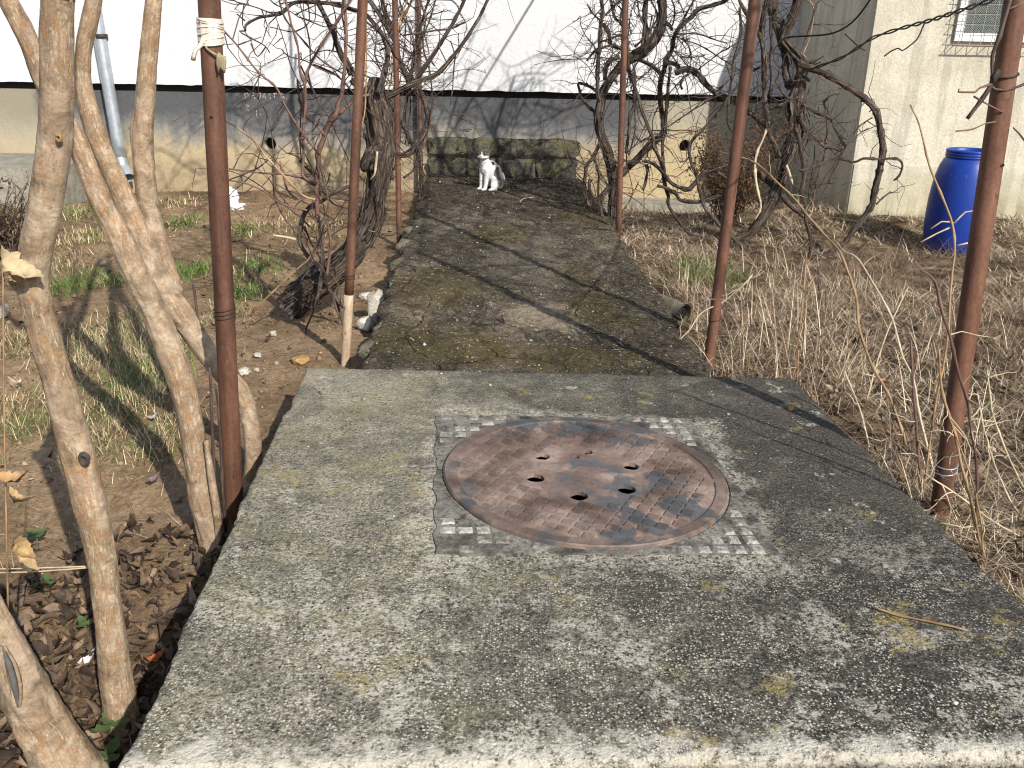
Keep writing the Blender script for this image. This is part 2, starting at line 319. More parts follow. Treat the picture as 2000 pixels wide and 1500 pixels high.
def m_bark():                                            # smooth tan shrub bark, flaking to orange
    t = NT('flaking_bark'); c = t.attr('bc')
    st = t.noise(1.0, 3, .6, t.map(c, (55, 55, 420))); ln = t.noise(1.0, 6, .75, t.map(c, (130, 130, 26)), .6); blot = t.noise(17, 6, .68, c, .6); lw = t.noise(4.2, 4, .6, c); f = t.noise(140, 5, .75, c)
    base = t.ramp(blot, [(.30, (.105, .078, .054)), (.44, (.225, .175, .125)), (.57, (.345, .275, .205)), (.70, (.48, .40, .31))])
    pk = t.step(t.noise(6, 4, .6, t.map(c, loc=(3, 9, 1))), .48, .64); base = t.mix(t.math('MULTIPLY', pk, .4), base, (.30, .21, .165))
    zone = t.step(lw, .40, .54); flake = t.math('MULTIPLY', zone, t.step(ln, .50, .58)); base = t.mix(t.math('MULTIPLY', flake, .75), base, (.33, .18, .085))
    pale = t.math('MULTIPLY', zone, t.step(ln, .46, .38)); base = t.mix(t.math('MULTIPLY', pale, .65), base, (.56, .45, .30))
    base = t.mix(.28, base, t.ramp(st, [(.30, .35), (.42, 1.0), (.7, 1.15)]), 'MULTIPLY')
    len_ = t.math('MULTIPLY', t.step(t.noise(1.0, 2, .5, t.map(c, (60, 60, 190))), .66, .72), .7); base = t.mix(len_, base, (.17, .10, .06))
    dk = t.step(t.noise(9, 6, .75, t.map(c, loc=(7, 1, 3))), .61, .67); base = t.mix(t.math('MULTIPLY', dk, .65), base, (.085, .066, .05))
    base = t.mix(.5, base, t.ramp(f, [(.3, .5), (.5, 1), (.7, 1.45)]), 'MULTIPLY')
    base = t.mix(1.0, base, (1.03, .985, .91), 'MULTIPLY')
    return t.out(base, .82, t.bump(t.math('ADD', t.math('MULTIPLY', ln, zone), t.math('MULTIPLY', f, .35)), .9, .006), spec=.22)
def m_vine():
    t = NT('shredding_vine_bark'); c = t.attr('bc')
    ln = t.noise(1.0, 6, .72, t.map(c, (150, 150, 9))); bl = t.noise(6, 4, .6, c)
    base = t.ramp(ln, [(.34, (.010, .007, .005)), (.46, (.040, .028, .021)), (.55, (.088, .063, .047)), (.64, (.21, .16, .125)), (.74, (.32, .26, .21))])
    base = t.mix(t.math('MULTIPLY', t.step(bl, .42, .62), .5), base, t.ramp(ln, [(.34, (.018, .016, .015)), (.5, (.08, .073, .068)), (.7, (.27, .25, .235))]))
    return t.out(base, .9, t.bump(ln, 1.0, .010), spec=.15)
def m_cane(name, a, b):
    t = NT(name); c = t.attr('bc'); n = t.noise(1.0, 4, .6, t.map(c, (300, 300, 25))); l = t.noise(7, 3, .5, c)
    base = t.mix(t.step(t.math('ADD', t.math('MULTIPLY', n, .5), t.math('MULTIPLY', l, .5)), .36, .64), a, b)
    return t.out(base, .6, t.bump(n, .4, .002), spec=.35)
def m_rust(name, a, b, cc):
    t = NT(name); c = t.attr('bc'); n = t.noise(9, 6, .68, t.map(c, (1, 1, .35))); f = t.noise(90, 5, .7, c); s = t.noise(1.0, 5, .6, t.map(c, (40, 40, 2.5)))
    base = t.ramp(t.math('ADD', t.math('MULTIPLY', n, .6), t.math('MULTIPLY', s, .4)), [(.35, a), (.5, b), (.66, cc)])
    base = t.mix(.5, base, t.ramp(f, [(.3, .55), (.7, 1.4)]), 'MULTIPLY'); sp = t.step(t.noise(30, 5, .7, t.map(c, (1, 1, .5))), .60, .66); base = t.mix(t.math('MULTIPLY', sp, .6), base, (.045, .025, .02))
    base = t.mix(.6, base, t.ramp(t.rnd(), [(0, .5), (1, 1.15)]), 'MULTIPLY'); pk = t.step(t.noise(5, 7, .75, t.map(c, (1, 1, .4), (3, 3, 3))), .56, .62); base = t.mix(t.math('MULTIPLY', pk, .45), base, cc)
    Z = t.sep(t.pos)[2]; base = t.mix(t.math('MULTIPLY', t.step(t.math('ADD', Z, t.math('MULTIPLY', n, .7)), .25, -.1), .35), base, (.36, .17, .085))
    return t.out(base, t.math('ADD', t.math('MULTIPLY', f, .25), .48), t.bump(f, .35, .002), metal=.15, spec=.35)
def m_plain(name, col, var=.25, sc=30, rough=.8, bump=.3, dist=.004, spec=.3, obj=False, **k):
    t = NT(name); n = t.noise(sc, 5, .65); base = t.mix(var * 2, col, t.ramp(n, [(.3, .4), (.7, 1.5)]), 'MULTIPLY')
    if obj: base = t.mix(.5, base, t.ramp(t.rnd(), [(0, .55), (1, 1.35)]), 'MULTIPLY')
    return t.out(base, rough, t.bump(n, bump, dist), spec=spec, **k)
def m_attr(name, rough=.75, trans=0.0, spec=.2):
    t = NT(name); c = t.attr('col'); n = t.noise(60, 3, .6); base = t.mix(.5, c, t.ramp(n, [(.3, .55), (.7, 1.4)]), 'MULTIPLY')
    return t.out(base, rough, None, spec=spec)
def m_white_wall():
    t = NT('white_render'); n = t.noise(70, 5, .7); b = t.noise(1.6, 6, .6); s = t.noise(1.0, 4, .6, t.map(t.pos, (9, 9, .7)))
    base = t.mix(b, (.52, .525, .54), (.65, .65, .65)); base = t.mix(t.math('MULTIPLY', t.step(s, .55, .75), .25), base, (.50, .50, .49))
    return t.out(base, .9, t.bump(t.math('ADD', n, t.math('MULTIPLY', t.noise(22, 4), .8)), .7, .008), spec=.15)
def m_plinth():
    t = NT('stained_plinth_plaster'); X, Y, Z = t.sep(t.pos); n = t.noise(2.2, 6, .62); f = t.noise(38, 5, .7); v = t.noise(1.0, 5, .6, t.map(t.pos, (5, 5, .9)))
    h = t.math('ADD', Z, t.math('MULTIPLY', t.math('SUBTRACT', n, .5), .55)); h = t.math('ADD', h, t.math('MULTIPLY', t.math('SUBTRACT', v, .5), .45))
    grey = t.mix(t.step(f, .3, .7), (.125, .125, .128), (.185, .185, .182)); ochre = t.mix(t.step(n, .35, .65), (.36, .255, .125), (.46, .36, .20)); buff = (.33, .30, .235)
    lf = t.ramp(h, [(.0, (.34, .265, .165)), (.15, (.40, .32, .20)), (.28, (.27, .245, .20)), (.40, (.145, .144, .141)), (.52, (.085, .087, .091))])
    lf = t.mix(.45, lf, t.ramp(f, [(.3, .65), (.7, 1.35)]), 'MULTIPLY')
    rt = t.ramp(h, [(.0, (.42, .335, .20)), (.25, (.40, .33, .21)), (.45, (.33, .295, .225)), (.75, (.30, .275, .22))]); rt = t.mix(.45, rt, t.ramp(f, [(.3, .65), (.7, 1.35)]), 'MULTIPLY')
    md = t.math('ADD', X, t.math('MULTIPLY', n, 1.0)); md = t.step(md, 1.6, 1.95); base = t.mix(md, lf, rt)
    leftb = t.step(t.math('ADD', X, t.math('MULTIPLY', n, .4)), -4.35, -4.5); base = t.mix(t.math('MULTIPLY', leftb, .6), base, (.36, .31, .22))
    w = t.voro(9, 'Color'); chip = t.math('MULTIPLY', t.step(t.noise(55, 4, .8), .66, .72), t.step(t.noise(3, 3), .5, .6)); base = t.mix(t.math('MULTIPLY', chip, .7), base, (.50, .49, .46))
    return t.out(base, .92, t.bump(t.math('ADD', f, n), .6, .008), spec=.15)
def m_wing():
    t = NT('cream_render'); n = t.noise(3, 6, .6); f = t.noise(60, 5, .7); s = t.noise(1.0, 5, .65, t.map(t.pos, (10, 10, 1.0))); Z = t.sep(t.pos)[2]
    base = t.mix(t.step(n, .35, .65), (.46, .42, .33), (.55, .51, .415)); base = t.mix(t.math('MULTIPLY', t.step(s, .47, .62), .55), base, (.32, .30, .24)); base = t.mix(.55, base, t.ramp(f, [(.3, .6), (.5, 1.0), (.7, 1.35)]), 'MULTIPLY')
    lo = t.step(t.math('ADD', Z, t.math('MULTIPLY', n, .5)), .62, .25); base = t.mix(t.math('MULTIPLY', lo, .5), base, (.40, .36, .23))
    mo = t.math('MULTIPLY', t.step(t.math('ADD', Z, t.math('MULTIPLY', n, .5)), .36, .12), t.step(s, .42, .55)); base = t.mix(t.math('MULTIPLY', mo, .6), base, (.20, .19, .11))
    return t.out(base, .92, t.bump(t.math('ADD', f, t.noise(16, 4)), .5, .006), spec=.15)
def m_iron(name='rusted_cast_iron', k=1.0, rnd=False):
    t = NT(name); n = t.noise(5.5, 5, .6, dist=.5); f = t.noise(60, 5, .72); p = t.noise(11, 4, .6, t.map(t.pos, loc=(5, 2, 1)))
    base = t.ramp(n, [(.34, (.080, .055, .043)), (.50, (.17, .118, .092)), (.64, (.27, .20, .162))])
    base = t.mix(.6, base, t.ramp(f, [(.28, .5), (.72, 1.45)]), 'MULTIPLY')
    blue = t.math('MULTIPLY', t.step(p, .47, .53), t.step(t.noise(3.2, 3, .5, t.map(t.pos, loc=(2, 7, 0))), .44, .54)); base = t.mix(t.math('MULTIPLY', blue, .85), base, t.mix(f, (.028, .034, .041), (.105, .115, .122)))
    w = t.step(t.noise(22, 5, .75), .64, .72); base = t.mix(t.math('MULTIPLY', w, .45), base, (.34, .29, .24)); base = t.mix(1.0, base, (k, k, k), 'MULTIPLY')
    if rnd: base = t.mix(.6, base, t.ramp(t.rnd(), [(0, .6), (1, 1.3)]), 'MULTIPLY')
    return t.out(base, t.math('ADD', t.math('MULTIPLY', f, .3), .45), t.bump(f, .5, .002), metal=.2, spec=.35)
def m_frame():
    t = NT('limed_cast_frame'); f = t.noise(60, 6, .78); n = t.noise(9, 6, .7); X = t.sep(t.pos)[0]
    base = t.ramp(t.math('ADD', t.math('MULTIPLY', f, .5), t.math('MULTIPLY', n, .5)), [(.36, (.05, .045, .037)), (.45, (.19, .172, .14)), (.53, (.36, .335, .285)), (.60, (.60, .57, .50))])
    base = t.mix(t.math('MULTIPLY', t.step(X, .15, .6), .55), base, t.mix(t.step(f, .36, .64), (.10, .092, .08), (.36, .34, .30)))
    return t.out(base, .92, t.bump(t.math('ADD', f, n), .9, .007), spec=.2)
def m_stone(name, a, b, moss=None, mossamt=.6, sc=9):
    t = NT(name); n = t.noise(sc, 6, .65); f = t.noise(70, 5, .72); base = t.mix(t.step(n, .35, .65), a, b); base = t.mix(.6, base, t.ramp(f, [(.28, .45), (.72, 1.5)]), 'MULTIPLY')
    base = t.mix(.5, base, t.ramp(t.rnd(), [(0, .65), (1, 1.3)]), 'MULTIPLY')
    if moss:
        q = t.math('MULTIPLY', t.step(t.noise(6, 5, .65, t.map(t.pos, loc=(3, 1, 5))), .45, .55), t.step(f, .36, .54)); base = t.mix(t.math('MULTIPLY', q, mossamt), base, moss)
    return t.out(base, .95, t.bump(t.math('ADD', f, n), .8, .010), spec=.15)

MAT = dict(slab=m_slab(), path=m_path(), ground=m_ground(), bark=m_bark(), vine=m_vine(), white=m_white_wall(), plinth=m_plinth(), wing=m_wing(), iron=m_iron(), frame=m_frame(),
    rust=m_rust('rusted_pipe', (.055, .027, .018), (.130, .060, .038), (.205, .102, .062)), palepaint=m_rust('flaking_cream_paint', (.30, .17, .10), (.42, .31, .21), (.50, .42, .32)),
    redcane=m_cane('red_brown_cane', (.070, .036, .028), (.19, .108, .080)), tancane=m_cane('straw_cane', (.17, .095, .045), (.40, .27, .145)), darkcane=m_cane('dark_vine_cane', (.028, .019, .016), (.105, .070, .055)), palecane=m_cane('bleached_stem', (.34, .26, .16), (.58, .49, .34)),
    grass=m_attr('dry_grass_blades', .65), leaf=m_attr('leaf_surfaces', .7), fur=m_attr('cat_fur', .9, spec=.1), pebble=m_attr('pebbles', .9),
    black=m_plain('joint_shade_black', (.012, .012, .012), .1), dark=m_plain('dark_void', (.01, .009, .008), .1), mortar=m_stone('dark_mortar', (.02, .017, .013), (.05, .042, .034)),
    zinc=m_plain('galvanised_sheet', (.42, .46, .50), .18, 14, .42, .15, .002, .5, metal=.55), wire=m_plain('dark_wire', (.035, .028, .026), .2, 60, .6), cable=m_plain('black_cable', (.015, .015, .016), .1, 60, .5),
    wood=m_plain('white_window_paint', (.80, .80, .80), .05, 20, .5), glass=m_plain('dark_window_pane', (.05, .065, .065), .15, 8, .15, .05, .002, .5), mesh=m_plain('pale_mesh', (.30, .33, .31), .2, 60, .6),
    bag=m_plain('white_plastic', (.78, .78, .80), .1, 30, .4, .4, .01, .5), tape=m_plain('dirty_white_tape', (.62, .55, .47), .22, 28, .75, .6, .006), string=m_plain('old_string', (.30, .25, .16), .3, 80, .9),
    lime=m_stone('white_rubble', (.42, .38, .31), (.58, .54, .46)), chunk=m_stone('broken_concrete', (.10, .09, .07), (.19, .17, .13), (.16, .15, .06), .4), ochre=m_stone('ochre_stone', (.30, .18, .075), (.40, .26, .12)),
    mossy=m_stone('mossy_masonry', (.022, .020, .018), (.10, .092, .078), (.16, .145, .075), .75, 7), greystone=m_stone('grey_masonry', (.055, .052, .048), (.13, .12, .105), (.20, .18, .08), .55, 5), concrete=m_stone('grey_concrete', (.20, .185, .155), (.30, .28, .235), (.14, .14, .07), .25))
def m_barrel():
    t = NT('blue_barrel_plastic'); n = t.noise(3, 5, .6); f = t.noise(45, 4, .7); base = t.mix(n, (.004, .022, .20), (.009, .045, .29))
    base = t.mix(t.math('MULTIPLY', t.step(t.noise(9, 5, .7), .6, .7), .12), base, (.30, .33, .42)); Z = t.sep(t.pos)[2]; dirt = t.math('MULTIPLY', t.step(t.math('ADD', Z, t.math('MULTIPLY', n, .25)), .10, -.12), t.step(f, .42, .6)); base = t.mix(t.math('MULTIPLY', dirt, .6), base, (.16, .13, .10)); sc = t.step(t.noise(1.0, 5, .7, t.map(t.pos, (60, 60, 9))), .62, .70); base = t.mix(t.math('MULTIPLY', sc, .22), base, (.16, .22, .42)); return t.out(base, t.math('ADD', t.math('MULTIPLY', f, .2), .30), t.bump(f, .12, .002), spec=.45)
MAT['barrel'] = m_barrel()
MAT['frameplate'] = m_stone('dark_frame_grooves', (.05, .045, .038), (.17, .155, .13), (.34, .315, .27), .5, 14)  # frame plate under the studs, darker than the studs
MAT['lidbase'] = m_iron('dusty_cast_iron', 1.35)
MAT['tread'] = m_iron('rusted_cast_treads', .98, True)

# ================================================================== GROUND
def axis(lo, hi, a, b, st, big):
    return np.unique(np.round(np.r_[np.geomspace(1, lo / a if a else 2, 2) * 0 + a, np.linspace(lo, a, big), np.arange(a, b, st), np.linspace(b, hi, big)], 4))
gx = axis(-90, 90, -6.2, 6.2, .032, 24); gy = axis(-60, 120, .9, 9.7, .032, 24)
GX, GY = np.meshgrid(gx, gy)
rows = [gz(GX[i], GY[i]) for i in range(len(gy))]
GZ = np.vstack(rows) + .05 * fbm(GX, GY, 1.3, 3) + .022 * fbm(GX, GY, 6, 4) + .012 * fbm(GX, GY, 25, 2)
def gzf(x, y): return gz(x, y) + .05 * fbm(x, y, 1.3, 3) + .022 * fbm(x, y, 6, 4)
V = np.c_[GX.ravel(), GY.ravel(), GZ.ravel()]; nx, ny = len(gx), len(gy)
ii = (np.arange(ny - 1)[:, None] * nx + np.arange(nx - 1)[None]).ravel()
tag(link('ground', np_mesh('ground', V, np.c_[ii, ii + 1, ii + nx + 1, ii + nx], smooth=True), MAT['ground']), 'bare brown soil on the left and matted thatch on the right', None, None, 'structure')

# ================================================================== SLAB with manhole opening
MC = np.array([.224, 2.415]); MROT = math.radians(4.8); LID_R = .4225
def slab_surface(name, BL, BR, FR, FL, z0, sx, nu, nv, mat, edge, depth, hole=None, amp=.004, chips=.012, seed=0, parent=None):
    s = np.linspace(0, 1, nu); t = np.linspace(0, 1, nv); S, T = np.meshgrid(s, t)
    BL, BR, FR, FL = map(np.asarray, (BL, BR, FR, FL))
    P = ((1 - S)[..., None] * (1 - T)[..., None] * FL + S[..., None] * (1 - T)[..., None] * FR + (1 - S)[..., None] * T[..., None] * BL + S[..., None] * T[..., None] * BR)
    X, Y = P[..., 0].copy(), P[..., 1].copy()
    jx = edge * (fbm(Y * 1 + seed, Y * 0 + 3.3, 7, 4) + .6 * np.clip(fbm(Y + seed, Y * 0 + 8.3, 22, 2), -.3, .6)); jr = edge * (fbm(Y * 1 + seed, Y * 0 + 31.3, 7, 4) + .6 * np.clip(fbm(Y + seed, Y * 0 + 48.3, 22, 2), -.3, .6))
    jy = edge * fbm(X + seed, X * 0 + 5.5, 8, 4)
    X += jx * np.clip(1 - S / .10, 0, 1) + jr * np.clip(1 - (1 - S) / .10, 0, 1); Y += jy * np.clip(1 - T / .05, 0, 1) + .7 * jy * np.clip(1 - (1 - T) / .05, 0, 1)
    Z = z0 + sx * X + amp * fbm(X, Y, 2.2, 4) + amp * .5 * fbm(X, Y, 30, 3)
    W = np.linalg.norm(np.asarray(BR) - np.asarray(BL)); H = np.linalg.norm(BL - FL)
    de = np.minimum(np.minimum(S, 1 - S) * W, np.minimum(T, 1 - T) * H)
    Z -= chips * np.exp(-de / .018) * (1 + 1.2 * fbm(X, Y, 12, 3))
    V = np.c_[X.ravel(), Y.ravel(), Z.ravel()]
    ii = (np.arange(nv - 1)[:, None] * nu + np.arange(nu - 1)[None]).ravel(); F = np.c_[ii, ii + 1, ii + nu + 1, ii + nu]
    if hole is not None:
        c = V[F].mean(1); F = F[np.hypot(c[:, 0] - hole[0], c[:, 1] - hole[1]) > hole[2]]
    ring = np.r_[np.arange(nu), (np.arange(1, nv) * nu + nu - 1), (nv - 1) * nu + np.arange(nu - 2, -1, -1), np.arange(nv - 2, 0, -1) * nu]
    m = len(ring); base = len(V); prev = ring; VV = [V]; FF = [F]
    cen = V[ring].mean(0)
    for k, dz in enumerate((.03, .09, depth)):
        B = V[ring].copy(); B[:, 2] -= dz; o = B - cen; o[:, 2] = 0
        B += o / np.linalg.norm(o, axis=1)[:, None] * (.008 * (k + 1) * fbm(B[:, 0] * 1.0 + B[:, 2] * 3, B[:, 1] - B[:, 2] * 2, 9, 3))[:, None]
        idx = base + np.arange(m); VV.append(B); base += m
        a, b = prev, np.roll(prev, -1); c, d = np.roll(idx, -1), idx; FF.append(np.c_[a, d, c, b]); prev = idx
    return link(name, np_mesh(name, np.vstack(VV), np.vstack(FF), smooth=True), mat, parent)
slab = tag(slab_surface('concrete_slab', (-.79, 3.244), (1.122, 3.389), (1.268, 1.365), (-.663, 1.205), 0.0, SLX, 300, 300, MAT['slab'], .013, .55, (MC[0], MC[1], .405), .004, .005),
           'weathered grey concrete slab in the foreground holding the manhole cover', None, None, 'structure')
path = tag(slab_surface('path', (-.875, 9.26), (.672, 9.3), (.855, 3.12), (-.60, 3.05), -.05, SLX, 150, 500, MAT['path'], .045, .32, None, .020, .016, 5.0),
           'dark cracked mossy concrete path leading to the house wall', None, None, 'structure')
def lid_z(x): return SLX * x
# shaft under the lid
mb = MB(); th = np.linspace(0, 2 * math.pi, 40, endpoint=False); R = .43
v = np.vstack([np.c_[MC[0] + R * np.cos(th), MC[1] + R * np.sin(th), np.full(40, z)] for z in (-.03, -.7)]); f = [(j, (j + 1) % 40, 40 + (j + 1) % 40, 40 + j) for j in range(40)] + [tuple(range(40, 80))]
mb.add(v, f)
man = thing('manhole_cover', (MC[0], MC[1], lid_z(MC[0])), 'round rusted iron manhole cover in a square frame set in the concrete slab', 'manhole cover')
mb.build('shaft', MAT['mortar'], man)
def lidco(v):                                            # local lid plane -> world
    v = np.asarray(v, float) @ rot_z(MROT).T; w = v + [MC[0], MC[1], 0]; w[:, 2] += SLX * w[:, 0]; return w
hs = .448
v, f = curve_fill('fr', [[(x + random.uniform(-.009, .004) * (1 if x > 0 else -1) * (abs(x) > .44), y + random.uniform(-.009, .004) * (1 if y > 0 else -1) * (abs(y) > .44)) for x, y in [(-hs + 2 * hs * i / 26, -hs) for i in range(26)] + [(hs, -hs + 2 * hs * i / 26) for i in range(26)] + [(hs - 2 * hs * i / 26, hs) for i in range(26)] + [(-hs, hs - 2 * hs * i / 26) for i in range(26)]], circle(0, 0, LID_R + .006, 72, .002)], .02); v[:, 2] += .0035
mb = MB(); mb.add(lidco(v), f); frame = mb.build('frame', MAT['frameplate'], man, smooth=False)
inv = rot_z(-MROT)
def lid_local(px, py): p = on(px, py, 0, SLX); return (np.array([p[0] - MC[0], p[1] - MC[1], 0]) @ inv.T)[:2]
holes = [(1147, 887, .015), (1058, 896, .021), (1045, 938, .024), (1130, 973, .024), (1223, 960, .025), (1231, 915, .022), (1124, 897, .011)]
hl = [(lid_local(a, b), r) for a, b, r in holes]
v, f = curve_fill('lid', [circle(0, 0, LID_R, 96)] + [circle(c[0], c[1], r * 1.15, 16, .08) for c, r in hl], .013); v[:, 2] += .008
mb = MB(); mb.add(lidco(v), f); lid = mb.build('lid', MAT['lidbase'], man, smooth=False)
mb = MB(); n = 96; th = np.linspace(0, 2 * math.pi, n, endpoint=False); prof = [(LID_R - .001, .0085), (LID_R - .004, .0125), (LID_R - .036, .0125), (LID_R - .040, .0085)]
v = np.vstack([np.c_[r * np.cos(th), r * np.sin(th), np.full(n, z)] for r, z in prof]); f = [(k * n + j, k * n + (j + 1) % n, (k + 1) * n + (j + 1) % n, (k + 1) * n + j) for k in range(3) for j in range(n)]
mb.add(lidco(v), f); mb.build('rim', MAT['tread'], man, smooth=False)
def block_mesh(w, h, in_, wy=None):
    m = MB(); a, b = w / 2, w / 2 - in_; k = (wy or w) / w
    vv = [(-a, -a, 0), (a, -a, 0), (a, a, 0), (-a, a, 0), (-b, -b, h), (b, -b, h), (b, b, h), (-b, b, h)]
    vv = [(x, y * k, z) for x, y, z in vv]; m.add(vv, [(4, 5, 6, 7), (0, 1, 5, 4), (1, 2, 6, 5), (2, 3, 7, 6), (3, 0, 4, 7)]); return m.mesh('block', False)
bmh = block_mesh(.0320, .0050, .002, .0275); bmh.materials.append(MAT['tread']); fmh = block_mesh(.041, .0065, .008); fmh.materials.append(MAT['frame'])
GA = math.radians(-31.0); cell = .0375
for i in range(-12, 13):
    for j in range(-12, 13):
        p = np.array([[i * cell, j * cell, 0]]) @ rot_z(GA).T; r = np.hypot(*p[0, :2])
        if not (.195 < r < LID_R - .052): continue
        if min(np.hypot(*(p[0, :2] - c)) for c, _ in hl) < .045: continue
        o = bpy.data.objects.new('tread', bmh); COL.objects.link(o); w = lidco(p + [0, 0, .0078])[0]
        o.parent = man; o.location = Vector(w) - man.location; o.rotation_euler = (0, math.atan(-SLX), MROT + GA)
for i in range(-12, 13):
    for j in range(-12, 13):
        p = np.array([[i * .047 + .01, j * .047, 0]]); r = np.hypot(*p[0, :2])
        if r < LID_R + .028 or max(abs(p[0, 0]), abs(p[0, 1])) > hs - .016: continue
        if random.random() < (.10 if p[0, 0] > 0 else .45): continue
        o = bpy.data.objects.new('cobble_stud', fmh); COL.objects.link(o); w = lidco(p + [0, 0, .0032])[0]
        o.parent = man; o.location = Vector(w) - man.location; o.rotation_euler = (0, math.atan(-SLX), MROT + random.gauss(0, .05)); o.scale = (random.uniform(.8, 1), random.uniform(.8, 1), random.uniform(.5, 1.1) * (1.1 if p[0, 0] > 0 else .6))

# ================================================================== HOUSE
WALL_R = np.array([1, WSL, 0]); WALL_R = WALL_R / np.linalg.norm(WALL_R); WALL_N = np.array([WALL_R[1], -WALL_R[0], 0])   # normal towards the camera
WROT = np.array([WALL_R, -WALL_N, [0, 0, 1]]).T          # local (along, into the house, up) -> world
ztop = on_wall(700, 172)[2]
def wall_uv(px, py, off=0.0): p = on_wall(px, py, off); q = p - np.array([0, WY0, 0]); return q.dot(WALL_R), p[2]
house = thing('house', (0, WY0 + .1, -.3), 'white rendered house with a grey and ochre stained plinth behind the path', 'house')
mb = MB(); nU = 120
U0, U1 = -11.0, 4.2
# upper wall with a slightly uneven drip edge
us = np.linspace(U0, U1, 500); ze = ztop + .012 * fbm(us, us * 0 + 2, 5, 5)
v = []; 
for u, z in zip(us, ze):
    v += [(u, -.065, z), (u, -.065, 6.0), (u, 0, z + .004)]
f = []
for i in range(len(us) - 1):
    a = i * 3; f += [(a, a + 3, a + 4, a + 1), (a, a + 2, a + 5, a + 3)]
mb.add(np.array(v) @ WROT.T + [0, WY0, 0], f); mb.build('upper_wall', MAT['white'], house, smooth=False)
mb = MB(); box(mb, (U0, .012, ztop + .012), (U1, 6, 6.0), WROT, (0, WY0, 0)); mb.build('wall_core', MAT['white'], house, smooth=False)
vh = [(wall_uv(527, 281), .068), (wall_uv(1338, 285), .066)]
v, f = curve_fill('pl', [[(U0, -.6), (U1, -.6), (U1, ztop - .066), (U0, ztop - .066)]] + [circle(c[0], c[1], r, 28, .05) for c, r in vh], .30)
v = np.c_[v[:, 0], -v[:, 2] + .0, v[:, 1]]
mb = MB(); mb.add(v @ WROT.T + [0, WY0, 0], f); mb.build('plinth', MAT['plinth'], house, smooth=False)
mb = MB(); box(mb, (U0, .016, ztop - .064), (U1, .3, ztop + .010), WROT, (0, WY0, 0)); mb.build('shadow_joint', MAT['black'], house, smooth=False)  # dark joint; its black also paints in the shade under the overhang
for (c, r) in vh:
    mb = MB(); n = 24; th = np.linspace(0, 2 * math.pi, n, endpoint=False)
    prof = [(r * 1.02, -.004), (r * .90, -.004), (r * .88, .5)]
    v = np.vstack([np.c_[c[0] + q * np.cos(th), np.full(n, y), c[1] + q * np.sin(th)] for q, y in prof]); f = [(k * n + j, k * n + (j + 1) % n, (k + 1) * n + (j + 1) % n, (k + 1) * n + j) for k in range(2) for j in range(n)] + [tuple(range(2 * n, 3 * n))]
    mb.add(v @ WROT.T + [0, WY0, 0], f); mb.build('vent_pipe', MAT['plinth'], house); mb = MB(); mb.add(np.c_[c[0] + r * .9 * np.cos(th), np.full(n, .13), c[1] + r * .9 * np.sin(th)] @ WROT.T + [0, WY0, 0], [tuple(range(n))]); mb.build('vent_shade_disc', MAT['dark'], house)  # black disc inside each vent paints in the shade of its depth
# scratched letters on the plinth
ST = ["478,182 480,195", "478,182 484,182 485,187 480,189", "491,182 492,194", "491,182 496,182 497,186 492,188", "494,188 499,194", "505,182 503,188 506,194 509,188 508,182 505,182", "513,194 516,182 519,194", "514,190 518,190",
      "528,183 525,185 528,189 529,193 526,194", "533,183 540,182", "536,183 537,194", "547,194 550,182 556,194", "548,190 554,190", "560,193 561,195", "501,216 502,232", "482,204 483,210 487,206", "508,223 510,225", "482,214 486,216"]
mb = MB()
for s in ST:
    P = [on_wall(*map(float, q.split(',')), off=.001) for q in s.split()]; tube(mb, P, [.0042] * len(P), 5, .02, wob=.004)
mb.build('scratched_lettering', m_plain('scratched_plaster', (.36, .36, .35), .2, 60), house)
# pale hairline cracks and joints on the plinth
for s in ("1225,196 1248,192 1262,189", "1180,254 1196,252 1206,254", "1230,254 1330,255 1480,257", "350,377 420,382 560,386 640,380"):
    mb = MB(); P = [on_wall(*map(float, q.split(',')), off=.0005) for q in s.split()]; tube(mb, P, [.003] * len(P), 5, .03, wob=.03); mb.build('crack', MAT['dark'], house)

# wing projecting on the right
WC = at(1652, 412, 7.75); WX = WC[0]; wingY = WC[1]; WA = math.radians(-3.0)
bk = on_wall(1537, 190); side = np.array([bk[0] - WX, bk[1] - wingY])
wing = thing('house_wing', (WX + .5, wingY, -.2), 'cream rendered wing of the house behind the blue barrel', 'building')
dirF = np.array([math.cos(WA), math.sin(WA)])
prof = [(0.0, -.5), (0.0, 2.02), (.03, 2.10), (.12, 2.19), (.28, 2.27), (.5, 2.33), (.8, 2.37), (1.2, 2.39)]  # rounded top is unseen, shaped to cast a curved shadow on the back wall
mb = MB(); v = []; 
for wd in (0.0, 4.5):
    for s, z in prof:
        b = np.array([WX, wingY]) + side / np.linalg.norm(side) * s * np.linalg.norm(side) / 1.2 + dirF * wd; v.append((b[0], b[1], z))
    b = np.array([WX, wingY]) + side * 1.1 + dirF * wd; v.append((b[0], b[1], 2.40)); v.append((b[0], b[1], -.5))
n = len(prof) + 2
f = [tuple(range(n))[::-1], tuple(range(n, 2 * n))] + [(i, i + 1, n + i + 1, n + i) for i in range(n - 1)]
